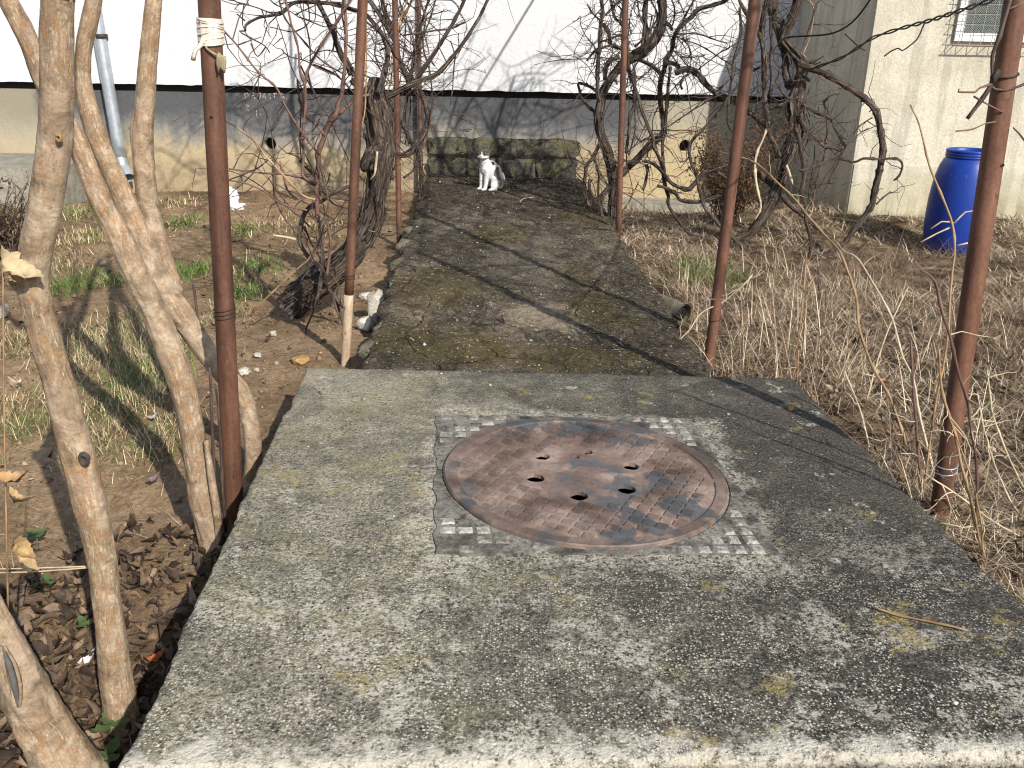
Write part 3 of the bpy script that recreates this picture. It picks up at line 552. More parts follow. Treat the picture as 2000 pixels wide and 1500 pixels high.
# front wall gets its own subdivided face for a recessed window, the rest is the body
mb.add(np.array(v), f); mb.build('wall', MAT['wing'], wing, smooth=False)
def on_wing(px, py, off=0.0):
    d = ray(px, py); nrm = np.array([dirF[1], -dirF[0], 0.0]); p0 = np.array([WX, wingY, 0]) + nrm * off; return EYE + d * ((p0 - EYE).dot(nrm) / d.dot(nrm))
nF = np.array([dirF[1], -dirF[0], 0.0]); WINR = np.array([[dirF[0], dirF[1], 0], -nF, [0, 0, 1]]).T
def wbox(mb, u0, u1, o0, o1, z0, z1): box(mb, (u0, -o1, z0), (u1, -o0, z1), WINR, (WX, wingY, 0))
def wuz(px, py): p = on_wing(px, py); return (p - np.array([WX, wingY, 0]))[:2].dot(dirF), p[2]
u0, zb = wuz(1861, 80); u1 = u0 + .62; zt = zb + .62
mb = MB(); wbox(mb, 0.01, 4.4, .001, .012, -.4, wuz(1700, 321)[1]); mb.build('base_course', MAT['wing'], wing, smooth=False)
win = mb = MB(); fw = .06
wbox(mb, u0, u0 + fw, .002, .03, zb, zt); wbox(mb, u1 - fw, u1, .002, .03, zb, zt); wbox(mb, u0 + fw, u1 - fw, .002, .03, zb, zb + fw); wbox(mb, u0 + fw, u1 - fw, .002, .03, zt - fw, zt)
wo = mb.build('window', MAT['wood'], wing, smooth=False); wo['wl'] = 1
def sub(mb, name, mat, par): 
    o = link(name, mb.mesh(name, False), mat); o.parent = par; return o   # par sits at identity relative to its parent inverse: world vertices stay put
mb = MB(); wbox(mb, u0 + fw, u1 - fw, .002, .006, zb + fw, zt - fw); sub(mb, 'pane', MAT['glass'], wo)
mb = MB()
for k in range(-30, 60):
    for sgn in (1, -1):
        a0 = np.array([u0 + fw + k * .018, zb + fw]); L = zt - zb - 2 * fw; q = [a0, a0 + np.array([sgn * L, L])]
        lo, hi = u0 + fw, u1 - fw - .1
        pts = []
        for tt in np.linspace(0, 1, 40):
            p = q[0] + (q[1] - q[0]) * tt
            if lo < p[0] < hi: pts.append(p)
        if len(pts) > 2:
            P = [np.array([WX, wingY, 0]) + np.r_[dirF, 0] * p[0] + nF * .012 + np.array([0, 0, p[1]]) for p in (pts[0], pts[-1])]; tube(mb, P, [.0016] * 2, 4, 1.0)
sub(mb, 'insect_mesh', MAT['mesh'], wo)
mb = MB()
def wp(u, z, o): return np.array([WX, wingY, 0]) + np.r_[dirF, 0] * u + nF * o + np.array([0, 0, z])
for k in range(8): u = u0 + .01 + k * .085; tube(mb, [wp(u, zb - .03, .09), wp(u, zt, .09)], [.003] * 2, 5, .3); tube(mb, [wp(u, zb - .03, .09), wp(u, zb - .035, .0)], [.003] * 2, 5, .3)
for k in range(10): z = zb - .03 + k * .075; tube(mb, [wp(u0 - .02, z, .09), wp(u1 + .02, z, .09)], [.003] * 2, 5, .3); tube(mb, [wp(u0 - .02, z, .09), wp(u0 - .02, z, 0)], [.003] * 2, 5, .3)
sub(mb, 'wire_grille', m_plain('grille_wire', (.30, .28, .24), .2, 40, .5), wo)
mb = MB(); tube(mb, [wp(u0 - .03, zb - .035, .09), wp(u1, zb - .035, .09)], [.006] * 2, 6, .1); sub(mb, 'sill_rod', MAT['rust'], wo)

# stone courses where the path meets the plinth
step = thing('stone_courses', on_wall(980, 345, .05), 'two mossy dark stone courses at the foot of the wall behind the cat', 'stonework')
mb = MB(); ua = wall_uv(838, 300)[0]; ub = wall_uv(1128, 300)[0]; zmid = on_wall(980, 306)[2]; ztp = on_wall(980, 271)[2]
box(mb, (ua + .02, -.05, -.3), (ub - .02, -.001, ztp - .02), WROT, (0, WY0, 0)); mb.build('mortar_bed', MAT['mortar'], step, smooth=False)
def course(z0, z1, cuts, o, mats):
    for k, (a, b) in enumerate(zip(cuts[:-1], cuts[1:])):
        c = np.array([(a + b) / 2, -o / 2, (z0 + z1) / 2]) @ WROT.T + [0, WY0, 0]
        rock('stone', c, ((b - a) * 1.0, o * 1.2, (z1 - z0) * 1.04), MAT[mats[k % len(mats)]], step, seed=k * 3.1 + z0 * 9, rot=math.atan(WSL), amp=.16, sub=5, sq=.30)
lerp = lambda t: ua + (ub - ua) * t
course(zmid + .015, ztp, [lerp(t) for t in (0, .29, .60, 1)], .05, ('greystone', 'mossy', 'mossy', 'greystone'))
course(-.10, zmid - .02, [lerp(t) for t in (0, .15, .50, .72, 1)], .07, ('mossy', 'mossy', 'mossy', 'mossy'))
# concrete aprons along the foot of the walls
mb = MB(); a0 = wall_uv(-120, 330)[0]; a1 = wall_uv(205, 330)[0]
box(mb, (a0 - 2, -1.05, -.5), (a1, -.001, .09), WROT, (0, WY0, 0)); tag(mb.build('concrete_platform', MAT['concrete'], None, smooth=False), 'low grey concrete platform against the plinth behind the trunks', 'platform')
mb = MB(); b0 = wall_uv(1165, 400)[0]; b1 = wall_uv(1500, 400)[0]
box(mb, (b0, -.40, -.6), (b1, -.001, float(gz(1.5, 9.2)) + .07), WROT, (0, WY0, 0)); tag(mb.build('pavement', MAT['concrete'], None, smooth=False), 'narrow concrete strip at the foot of the plinth right of the path', None, None, 'structure')
# downpipe
b = on_wall(240, 335, .10); tp = on_wall(186, 20, .10)
dp = thing('downpipe', b, 'grey galvanised downpipe with an elbow on the white wall', 'downpipe'); dv = (tp - b) / (tp[2] - b[2])
mb = MB(); P = [b + [0, 0, .10], b + dv * .8, b + dv * 3.5]; tube(mb, P, [.058] * 3, 20, .2); mb.build('pipe', MAT['zinc'], dp)
mb = MB(); tube(mb, [b + dv * .14, b + [0.01, -.01, .05], b + [.05, -.05, -.0], b + [.08, -.09, -.05]], [.06, .063, .064, .066], 20, .03, cap=False); mb.build('elbow', MAT['zinc'], dp)
c = on_wall(197, 71, .10); mb = MB(); tube(mb, [c - dv * .02, c + dv * .02], [.062] * 2, 20, .02); mb.build('clamp', MAT['wire'], dp)

# ================================================================== POLES
POLES = [  # base px, top px, width px, depth, label
    ((459, 1015), (408, -10), 36, None, 'rusty steel pole beside the slab, bandaged with white tape near the top'),
    ((675, 712), (709, -10), 18, None, 'slim rusty pole with a cream painted foot at the far left slab corner'),
    ((780, 482), (771, -10), 11, None, 'thin rusty pole between the old vine trunk and the path'),
    ((822, 378), (818, -10), 8, None, 'thinnest rusty pole by the wall left of the cat'),
    ((1139, 380), (1143, -10), 7, None, 'thinnest rusty pole by the wall right of the cat'),
    ((1207, 477), (1222, -10), 12, None, 'thin rusty pole wrapped by the twisted vine right of the path'),
    ((1385, 706), (1476, -10), 22, None, 'leaning rusty pole behind the far right slab corner'),
    ((1832, 1022), (1986, -10), 38, None, 'thick rusty pole leaning out on the right edge of the slab')]
PT = []
poles = []
for k, (bp, tp, w, _, lab) in enumerate(POLES):
    b = on_ground(*bp); t0 = at(tp[0], tp[1], b[1]); d = (t0 - b) / (t0[2] - b[2]); top = b + d * (2.45 - b[2]); low = b - d * .35
    r = w / 2 / F_PX * zd(b) * .97
    o = thing('rusty_pole', b, lab, 'pole', 'rusty steel poles of the vine pergola'); poles.append((o, b, d, r, top)); mb = MB()
    if k == 1:
        zc = at(683, 575, b[1])[2]; m = b + d * (zc - b[2]); tube(mb, [m, top], [r, r], 18, .12, rough=.03); mb.build('shaft', MAT['rust'], o)
        mb = MB(); tube(mb, [low, m], [r * 1.02] * 2, 18, .06, rough=.03); mb.build('painted_foot', MAT['palepaint'], o)
    else: tube(mb, [low, top], [r, r], 20, .10, rough=.025); mb.build('shaft', MAT['rust'], o)
    PT.append(top)
def coil(name, pole, py, turns, rr, mat, gap=.012, tail=0):
    o, b, d, r, top = pole; z = at(1000, py, b[1])[2] if not isinstance(py, tuple) else at(py[0], py[1], b[1])[2]; P = []
    for i in range(int(turns * 14) + 1):
        a = i / 14 * 2 * math.pi; c = b + d * (z - b[2] + gap * i / 14); P.append(c + np.array([math.cos(a), math.sin(a), .12 * math.sin(a)]) * (r + rr * .8))
    mb = MB(); tube(mb, P, [rr] * len(P), 5, .015); return mb.build(name, mat, o)
coil('wire_wrap', poles[0], (440, 622), 3.2, .0022, MAT['wire']); coil('wire_wrap', poles[7], (1850, 935), 1.3, .0022, MAT['zinc'], .04); coil('wire_wrap', poles[7], (1850, 915), 1.1, .0020, MAT['zinc'], .02); coil('wire_wrap', poles[1], (680, 546), 2, .002, MAT['wire']); coil('wire_wrap', poles[7], (1975, 165), 1.2, .003, MAT['wire'], .03)
coil('wire_wrap', poles[6], (1400, 632), 1.2, .0025, MAT['wire'], .03)
def hole_in(pole, px, py):
    o, b, d, r, top = pole; p = at(px, py, b[1]); q = p + np.array([0, -r * .985, 0]); mb = MB(); th = np.linspace(0, 2 * math.pi, 10, endpoint=False); mb.add(np.c_[q[0] + .0045 * np.cos(th), np.full(10, q[1] - .001), q[2] + .0045 * np.sin(th)], [tuple(range(10))]); mb.build('bolt_hole', MAT['dark'], o)
hole_in(poles[0], 419, 228); hole_in(poles[7], 1948, 320)
# white tape on the front left pole
o, b, d, r, top = poles[0]
tapeT = thing('tape_bandage', at(415, 84, b[1]), 'dirty white tape bandage knotted round the pole above the plinth line', 'tape')
mb = MB(); za, zb2 = at(415, 88, b[1])[2], at(415, 36, b[1])[2]; C = [b + d * (z - b[2]) for z in np.linspace(za, zb2, 7)]; tube(mb, C, [r * 1.10, r * 1.20, r * 1.12, r * 1.22, r * 1.15, r * 1.18, r * 1.10], 26, .006, rough=.10, ridge=.10, cap=False); mb.build('wrap', MAT['tape'], tapeT)
for k in range(6):
    mb = MB(); P = []
    for i in range(15):
        a = i / 14 * 2 * math.pi + k; z = za + (zb2 - za) * (k + .5) / 6 + .007 * math.sin(a + k); c = b + d * (z - b[2]); P.append(c + np.array([math.cos(a), math.sin(a), 0]) * r * 1.16)
    tube(mb, P, [.0022] * 15, 6, .01, rough=.4); mb.build('wrap_fold', MAT['tape'], tapeT)
mb = MB(); P = [at(396, 74, b[1] - r), at(392, 88, b[1] - r - .01), at(382, 98, b[1] - r - .015), at(377, 117, b[1] - r - .01)]; tube(mb, P, [.004, .006, .005, .006], 6, .01, rough=.3); mb.build('loose_tail', MAT['tape'], tapeT)
st = thing('string_knot', at(433, 110, b[1] - r), 'frayed old string knotted round the pole under the tape', 'string')
mb = MB(); P = [at(398, 80, b[1] - r * .9), at(404, 95, b[1] - r * 1.2), at(418, 105, b[1] - r * 1.25), at(428, 110, b[1] - r * 1.1)]; tube(mb, P, [.003] * 4, 6, .01); mb.build('loop', MAT['string'], st)
for k in range(5):
    mb = MB(); x = 424 + k * 3.2; P = [at(428, 104 + k, b[1] - r * 1.25), at(x + 2, 112, b[1] - r * 1.5), at(x + 1, 124 + 3 * k, b[1] - r * 1.35), at(x + random.uniform(-2, 4), 134 + random.uniform(0, 9), b[1] - r * 1.25)]; tube(mb, P, [.004, .0045, .004, .003], 6, .01, rough=.25); mb.build('strand', MAT['string'], st)
# pergola pipes above the picture
def pipe(name, A, B, r, lab):
    mb = MB(); tube(mb, [A, B], [r, r], 14, .3, rough=.02); return tag(mb.build(name, MAT['rust']), lab, 'pipe', 'overhead pergola pipes')
pipe('overhead_pipe', PT[0] + (PT[0] - PT[1]) * .2, PT[3], .011, 'overhead rusty pipe along the left row of poles'); pipe('overhead_pipe', PT[7] + (PT[7] - PT[6]) * .2, PT[4], .011, 'overhead rusty pipe along the right row of poles')
for a, b2, lab in ((1, 6, 'overhead cross pipe nearest the slab'), (2, 5, 'overhead cross pipe above the middle of the path'), (3, 4, 'overhead cross pipe nearest the wall')):
    pipe('overhead_pipe', PT[a] + [0, 0, .03], PT[b2] + [0, 0, .03], .009, lab)

# ================================================================== TREES (bare shrub trunks on the left)
def trace(s, Y0, Y1=None, scale=1.0):
    P = []; R = []; q = [tuple(map(float, a.split(','))) for a in s.split()]; n = len(q)
    for i, (x, y, w) in enumerate(q):
        Y = Y0 if Y1 is None else (Y0 + (Y1 - Y0) * i / max(1, n - 1)); p = at(x, y, Y); P.append(p); R.append(w / 2 / F_PX * zd(p) * scale)
    return np.array(P), np.array(R)
def knot(name, px, py, Y, r, mat, par, depth=.006):
    p = at(px, py, Y); mb = MB(); n = 16; th = np.linspace(0, 2 * math.pi, n, endpoint=False); v = []; f = []
    for k, (q, o) in enumerate(((1.5, .004), (1.15, -.004), (.85, -.005), (.7, .002))): v.append(np.c_[p[0] + q * r * .7 * np.cos(th) * (1 + .15 * np.sin(3 * th)), np.full(n, p[1] + o), p[2] + q * r * np.sin(th)])
    f = [(k * n + j, k * n + (j + 1) % n, (k + 1) * n + (j + 1) % n, (k + 1) * n + j) for k in range(3) for j in range(n)] + [tuple(range(3 * n, 4 * n))]
    mb.add(np.vstack(v), f); return mb.build(name, mat, par)
def extend(P, R, h, lean=(0, 0), rend=.5):
    d = P[0] - P[1]; d = d / np.linalg.norm(d); top = P[0] + d * h + np.array([lean[0], lean[1], 0]); return np.vstack([top, P[0] + d * h * .5, P]), np.r_[R[0] * rend, R[0] * .8, R]
# A: nearest trunk
bA = on_ground(238, 1412); YA = bA[1]
tA = thing('shrub_tree', bA, 'nearest thick tan trunk bending left beside the front corner of the slab', 'tree', 'bare trunks left of the slab')
P, R = trace("113,-60,72 112,0,70 112,100,70 111,200,72 104,300,72 88,400,70 69,490,70 66,560,66 85,645,68 110,730,66 132,810,70 152,890,72 172,970,70 190,1050,65 201,1110,61 212,1200,61 223,1300,66 234,1380,74 240,1440,86", YA)
P, R = extend(P, R * .93, 1.0); mb = MB(); tube(mb, P, R * .93, 52, .008, rough=.10, ridge=.035, seed=11.0, fine=.045); mb.build('trunk', MAT['bark'], tA)
knot('knot', 164, 898, YA - .036, .012, m_plain('knot_wood', (.05, .04, .033), .3, 60), tA); knot('knot', 115, 270, YA - .036, .006, MAT['ochre'], tA); knot('knot', 28, 552, YA - .01, .012, MAT['bark'], tA)
for k in range(4):
    top = P[0]; a = k * 1.7; mb = MB(); tube(mb, [P[1], P[0] + [.1 * math.cos(a), .1 * math.sin(a), .1], P[0] + [.5 * math.cos(a), .5 * math.sin(a), .7], P[0] + [.7 * math.cos(a), .75 * math.sin(a), 1.3]], [R[1] * .5, R[0] * .8, .009, .003], 10, .05, wob=.05); mb.build('limb', MAT['bark'], tA)
# stump stem in the corner
bS = on_ground(150, 1540); tS = thing('shrub_tree', bS, 'cut leaning stem with a long split wound in the bottom left corner', 'tree', 'bare trunks left of the slab')
P, R = trace("-60,1080,44 -22,1180,50 8,1240,58 38,1320,80 72,1400,100 112,1470,122 150,1540,140", bS[1]); mb = MB(); tube(mb, P, R * .93, 52, .008, rough=.2, ridge=.05, seed=23.0, fine=.045); mb.build('trunk', MAT['bark'], tS)
mb = MB(); P, R = trace("6,1268,5 18,1300,12 28,1340,13 36,1380,6", bS[1] - .048); tube(mb, P, R, 10, .008, rough=.2); mb.build('wound', m_plain('grey_dead_wood', (.10, .095, .09), .3, 60), tS)
for q in ("2,1262,5 8,1300,6 18,1350,6 32,1390,6", "8,1262,5 30,1300,6 40,1345,7 38,1392,6"):
    mb = MB(); P, R = trace(q, bS[1] - .047); tube(mb, P, R, 10, .008, rough=.3); mb.build('wound_lip', MAT['bark'], tS)
# B
bB = on_ground(420, 1072); YB = bB[1]
tB = thing('shrub_tree', bB, 'leaning trunk crossing behind the nearest one, its foot next to the rusty pole', 'tree', 'bare trunks left of the slab')
P, R = trace("-10,-50,38 15,0,38 42,50,42 64,100,40 82,150,42 112,210,42 146,270,42 172,330,44 200,400,46 232,460,50 262,530,52 302,610,52 333,690,53 352,740,54 369,810,50 384,890,50 396,970,54 412,1040,54 424,1090,60", YB)
P, R = extend(P, R, 1.1); mb = MB(); tube(mb, P, R * .93, 52, .008, rough=.10, ridge=.08, seed=31.0, fine=.045); mb.build('trunk', MAT['bark'], tB)
for k in range(3):
    a = k * 2.2 + .6; mb = MB(); tube(mb, [P[1], P[0] + [.5 * math.cos(a), .5 * math.sin(a), .7], P[0] + [.7 * math.cos(a), .75 * math.sin(a), 1.2]], [R[0], .009, .003], 10, .05, wob=.05); mb.build('limb', MAT['bark'], tB)
mb = MB(); P, R = trace("430,1075,14 424,1010,16 412,930,14 402,860,10", YB - .03); tube(mb, P, R, 14, .02, rough=.2); mb.build('side_rib', MAT['bark'], tB)
# C with fork D
bC = on_ground(488, 955); YC = bC[1]
tC = thing('shrub_tree', bC, 'forked trunk curving down behind the front left pole to the slab edge', 'tree', 'bare trunks left of the slab')
P, R = trace("190,-50,33 183,0,33 173,50,35 163,100,31 162,150,31 170,200,38 184,250,42 203,300,40 226,350,42 247,400,45 268,450,48 292,510,54 320,570,54 350,610,52 378,652,48 408,695,42 442,735,42 474,772,38 492,840,36 494,900,34 488,960,36", YC + .05, YC)
P, R = extend(P, R, 1.0); mb = MB(); tube(mb, P, R * .93, 52, .008, rough=.10, ridge=.06, seed=41.0, fine=.045); mb.build('trunk', MAT['bark'], tC)
P, R = trace("303,-50,33 300,0,33 291,100,36 283,200,40 277,262,46 279,300,42 284,350,43 290,400,41 301,450,42 316,510,44 340,575,40", YC + .12, YC + .05); P, R = extend(P, R, 1.0); mb = MB(); tube(mb, P, R * .93, 52, .008, rough=.10, ridge=.05, seed=47.0, fine=.045); mb.build('fork', MAT['bark'], tC)
mb = MB(); P, R = trace("270,262,18 262,255,14 254,248,9", YC + .1); tube(mb, P, R, 10, .01, rough=.2); mb.build('cut_stub', MAT['bark'], tC)
# thin dead stems by the pole
for q, lab in (("425,1050,7 420,940,7 412,800,6 408,720,4", 'thin grey dead stem between the leaning trunk and the pole'), ("440,1040,6 432,900,6 424,790,5 418,752,3", 'dark thin dead stem hugging the front left pole'), ("388,640,6 383,590,5 377,549,5", 'short dark dead stick standing in the soil left of the pole')):
    P, R = trace(q, YB + .05 if '388' not in q else on_ground(388, 640)[1]); mb = MB(); tube(mb, P, R, 8, .03, wob=.008, nodes=.3); o = mb.build('dead_stem', MAT['darkcane']); tag(o, lab, 'stem', 'thin dead stems near the front left pole')

# ================================================================== GRAPE VINES
def vine(name, base, label): return thing(name, base, label, 'vine', 'old grape vines')
def twiglets(mb, C, r, n, L=(.08, .42), rr=.0021, up=.2, mat=None):
    for _ in range(n * 3):
        i = random.randrange(len(C)); p = C[i]; d = np.array([random.gauss(0, 1), random.gauss(0, .8), random.gauss(up, 1)]); d /= np.linalg.norm(d); l = random.uniform(*L); Q = [p]; m = random.randint(3, 5)
        for k in range(m):
            d = d + np.array([random.gauss(0, .35), random.gauss(0, .35), random.gauss(0, .35)]); d /= np.linalg.norm(d); Q.append(Q[-1] + d * l / m)
        q = rr * random.uniform(.7, 1.4); tube(mb, Q, np.linspace(q * 1.25, q * .5, len(Q)), 5, l / m, cap=False)
def m_spur(mx): return mx > .005
def grow(vn, name, s, Y0, Y1=None, mat='vine', tw=0, big=False, up=0, twm=None, wob=.012):
    P, R = trace(s, Y0, Y1)
    if up:                                               # carry the cane on above the picture to the pergola
        e = 0 if P[0][2] > P[-1][2] else -1
        d = (P[0] - P[1]) if e == 0 else (P[-1] - P[-2]); d = d / np.linalg.norm(d); tp = P[e]
        ext = [tp + d * up * .4 + np.array([random.gauss(0, .05), random.gauss(0, .08), up * .1]), tp + d * up * .8 + np.array([random.gauss(0, .15), random.gauss(0, .25), up * .25])]
        if e == 0: P = np.vstack([ext[::-1], P]); R = np.r_[R[0] * .6, R[0] * .85, R]
        else: P = np.vstack([P, ext]); R = np.r_[R, R[-1] * .85, R[-1] * .6]
    mb = MB(); mx = R.max()
    if big: C, r = tube(mb, P, R, 44, .012, rough=.32, ridge=.5, wob=.02)
    elif mx > .012: C, r = tube(mb, P, R * .84, 18, .014, rough=.45, ridge=.32, wob=wob * 1.6, nodes=.25)
    else: C, r = tube(mb, P, R * .78, 9, .018, rough=.3, wob=wob * 1.5, nodes=.5)
    if m_spur(mx):
        for _ in range(int(len(C) * (.06 if mat == 'vine' else .03))):          # spurs and torn stubs
            i = random.randrange(len(C)); d = np.array([random.gauss(0, 1), random.gauss(0, 1), random.gauss(0, 1)]); d /= np.linalg.norm(d); l = r[i] + random.uniform(.012, .04); q = max(.0025, r[i] * .35)
            tube(mb, [C[i], C[i] + d * l * .6, C[i] + d * l + np.array([0, 0, random.gauss(0, .01)])], [q * 1.3, q, q * .6], 6, .01, rough=.4)
    mb.build(name, MAT[mat], vn)
    if tw: twiglets(TW[vn.name], C, r, tw)
    return C, r
TW = {}
# ---- left old vine
bV = on_ground(600, 622); YV = bV[1]
vL = vine('grape_vine', bV, 'old grape vine with thick shredded trunk rising from a hollow log left of path'); TW[vL.name] = MB()
C0, r0 = grow(vL, 'trunk', "560,606,46 590,582,52 632,548,50 676,512,46 704,470,44 726,430,44 736,385,42 742,340,46 744,290,54 738,245,54 732,210,48 728,186,40 732,166,24 733,152,18", YV, YV + .1, big=True)
grow(vL, 'burl', "748,268,20 726,296,36 712,318,26 708,330,10", YV - .02, big=True)
def bark_strips(vn, C, r, n, L=(.08, .3)):
    mb = MB()
    for _ in range(n):
        i = random.randrange(3, len(C) - 3); m = min(len(C) - 2, i + int(random.uniform(*L) / .014)); a = random.uniform(0, 6.28)
        T = C[i + 1] - C[i - 1]; T /= np.linalg.norm(T); U = np.cross(T, [0, 0, 1.0]) if abs(T[2]) < .9 else np.cross(T, [0, 1.0, 0]); U /= np.linalg.norm(U); W = np.cross(T, U)
        P = []
        for k, j in enumerate(range(i, m, 3)):
            lift = 1.05 + .5 * (k / max(1, (m - i) / 3)) ** 2 * random.uniform(.3, 1); aa = a + .1 * k; P.append(C[j] + (U * math.cos(aa) + W * math.sin(aa)) * r[j] * lift)
        if len(P) > 2: tube(mb, P, np.linspace(.004, .0015, len(P)), 5, .02, wob=.01)
    mb.build('bark_strips', MAT['vine'], vn)['kind'] = 'stuff'
bark_strips(vL, C0, r0, 90)
# hollow end of the log
mb = MB(); e = at(556, 608, YV - .02); rr = .045; n = 18; th = np.linspace(0, 2 * math.pi, n, endpoint=False)
LEFT = [("688,147,17 677,124,16 662,101,14 650,63,12 640,44,12 621,0,11 610,-30,10", .1, 'vine', 5, .6), ("722,196,22 706,172,20 690,150,16", .08, 'vine', 0, 0),
 ("742,192,16 754,186,14 808,159,12 844,147,11 880,111,9 916,66,8 955,0,7 968,-30,6", .1, 'vine', 5, .5), ("814,153,10 850,99,9 880,54,8 910,0,7 925,-30,6", .12, 'vine', 4, .4),
 ("742,180,15 755,139,13 761,105,11 755,78,10 734,46,9 715,29,8 688,21,8 650,10,8 608,5,7 574,4,7 553,21,7 530,28,6 509,31,6 490,40,6 483,46,5 482,58,5", .0, 'vine', 3, 0), ("484,39,4 467,26,3", .0, 'vine', 0, 0),
 ("482,58,5 470,59,4 486,69,4 520,88,3 529,102,3", .0, 'darkcane', 0, 0), ("520,88,3 503,107,3 492,83,4", 0, 'darkcane', 0, 0),
 ("562,-20,5 562,0,5 574,50,5 585,97,5 585,134,6 595,168,6 594,227,6 591,265,6 591,315,6 592,348,7 619,362,7", -.25, 'redcane', 3, .6), ("690,-10,6 684,0,6 667,27,6 642,67,6 621,101,6 606,136,6 600,164,6 595,189,6 594,230,5", -.2, 'redcane', 3, .6),
 ("622,425,10 619,360,10 625,300,11 634,270,11 646,240,12 658,222,15 664,200,10 670,180,9 673,120,7 673,60,7 671,0,6 670,-20,6", -.15, 'redcane', 4, .5), ("658,222,9 690,195,7 706,188,6 720,186,6", -.12, 'redcane', 0, 0), ("634,268,7 622,252,6 608,240,5 597,232,5 585,226,4", -.15, 'redcane', 1, 0),
 ("425,50,4 435,62,4 461,89,4 501,139,5 537,170,5 558,210,5 587,256,5 623,304,5", -.3, 'redcane', 3, 0), ("461,89,3 490,78,2.5 515,70,2", -.3, 'redcane', 0, 0), ("461,89,2.5 450,90,2 440,88,2", -.3, 'redcane', 0, 0), ("465,248,4 503,279,5 524,311,5 556,348,6 592,387,6 616,395,6", -.35, 'tancane', 2, 0),
 ("455,-2,3 460,1,3 500,12,3 532,25,3", .0, 'darkcane', 2, 0), ("522,-5,3 537,10,3 568,23,3 585,34,3 606,40,3", .0, 'darkcane', 2, 0), ("530,50,2.5 566,58,3 583,57,3 606,41,3 604,0,4 604,-20,4", 0, 'darkcane', 2, .4), ("547,-10,4 547,0,4 560,36,4 579,61,4 614,105,4 631,122,4 669,147,4", -.05, 'darkcane', 3, .5),
 ("552,97,3 566,111,3 600,119,3 623,132,3 667,150,4", -.05, 'darkcane', 2, 0), ("445,330,3 508,339,4 553,342,4 592,348,5 619,362,6", -.25, 'redcane', 2, 0), ("445,352,3 478,358,4 517,375,4 535,390,4 560,402,4 600,410,5", -.3, 'redcane', 2, 0), ("548,316,4 556,351,5 562,372,5 580,390,5", -.3, 'redcane', 0, 0),
 ("690,362,8 658,372,8 628,390,9 595,411,9 586,435,10 583,467,8 601,499,8 628,523,9 649,541,9", -.15, 'vine', 3, 0), ("535,459,5 560,464,6 580,469,7", -.2, 'palecane', 0, 0), ("500,600,3 550,556,4 601,509,4 620,480,4 640,440,4", -.3, 'tancane', 0, 0), ("628,528,4 615,587,4 600,630,5 583,667,4", -.25, 'vine', 0, 0),
 ("652,575,6 660,610,6 667,640,5 672,660,4", -.1, 'vine', 0, 0), ("640,560,9 655,580,7 668,600,6", -.12, 'vine', 0, 0), ("604,604,8 618,570,9 630,540,9", -.1, 'vine', 2, 0), ("622,425,8 628,470,8 632,520,9 630,550,10 620,590,9", -.15, 'vine', 3, 0), ("640,430,6 648,480,6 640,540,7", -.2, 'redcane', 2, 0),
 ("612,300,3 622,330,3 630,362,4 636,400,4 620,440,4", -.2, 'darkcane', 1, 0), ("700,330,4 690,300,3 700,260,3 712,210,3 716,100,3 713,20,3", -.16, 'tancane', 0, 0), ("752,285,5 780,300,6 800,292,6 815,275,7", .5, 'vine', 1, 0), ("744,360,5 748,400,4 746,430,4 734,452,4 720,448,4", -.1, 'vine', 0, 0), ("736,296,7 730,340,4 722,350,3", -.13, 'palecane', 0, 0)]
for s, dy, m, tw, up in LEFT: grow(vL, 'branch' if m == 'vine' else 'cane', s, YV + dy, None, m, tw, up=up)
# ---- second left vine by the thin poles
bW = on_ground(800, 420); YW = bW[1] - .4
vM = vine('grape_vine', bW, 'tangled smaller vine climbing the two thin poles left of the cat'); TW[vM.name] = MB()
for s, m, tw, up in [("740,-15,10 745,0,10 754,39,12 772,69,12 784,120,12 805,159,12 829,195,12 835,234,12 826,262,11 812,285,10 798,300,9 778,303,8", 'vine', 10, .7), ("757,192,11 784,240,11 802,279,10 820,297,9 824,330,8 822,365,8 822,395,8", 'vine', 9, 0), ("716,-10,10 720,0,10 735,20,11 752,48,11 768,75,11", 'vine', 4, .6), ("840,-10,5 830,20,5 815,70,6 806,120,6 800,165,6 790,230,6 800,280,6", 'vine', 9, .5),
  ("802,-8,5 802,0,5 781,60,5 760,162,4 752,185,4", 'tancane', 4, .5), ("795,-5,4 780,40,4 765,110,4 756,165,4", 'tancane', 3, .4), ("822,-5,4 832,40,4 826,90,4 838,140,4 842,200,4 838,240,4", 'darkcane', 6, .4), ("770,0,5 782,25,5 800,50,4 812,95,4 806,140,4", 'darkcane', 6, .5), ("850,0,4 836,45,4 810,110,5 800,180,5", 'darkcane', 5, .3),
  ("836,240,7 832,275,7 820,300,7 812,330,6 790,350,5", 'vine', 3, 0), ("806,280,6 818,310,6 822,350,5 818,375,5", 'vine', 2, 0), ("790,70,4 820,66,4 850,62,4 880,58,4 910,45,4", 'darkcane', 3, 0), ("742,100,4 768,88,4 790,96,4 822,118,4", 'darkcane', 4, 0), ("735,130,3 760,124,3 788,140,3 800,170,3", 'darkcane', 3, 0), ("780,0,3 792,60,3 786,130,3 800,200,3 790,280,3", 'darkcane', 4, 0), ("756,190,8 770,215,8 780,255,7 776,290,6 762,305,6", 'vine', 3, 0), ("878,80,3 886,110,3 884,150,3 880,205,2.5", 'darkcane', 0, 0)]:
    grow(vM, 'branch' if m == 'vine' else 'cane', s, YW, YW + random.uniform(-.15, .15), m, tw, up=up)
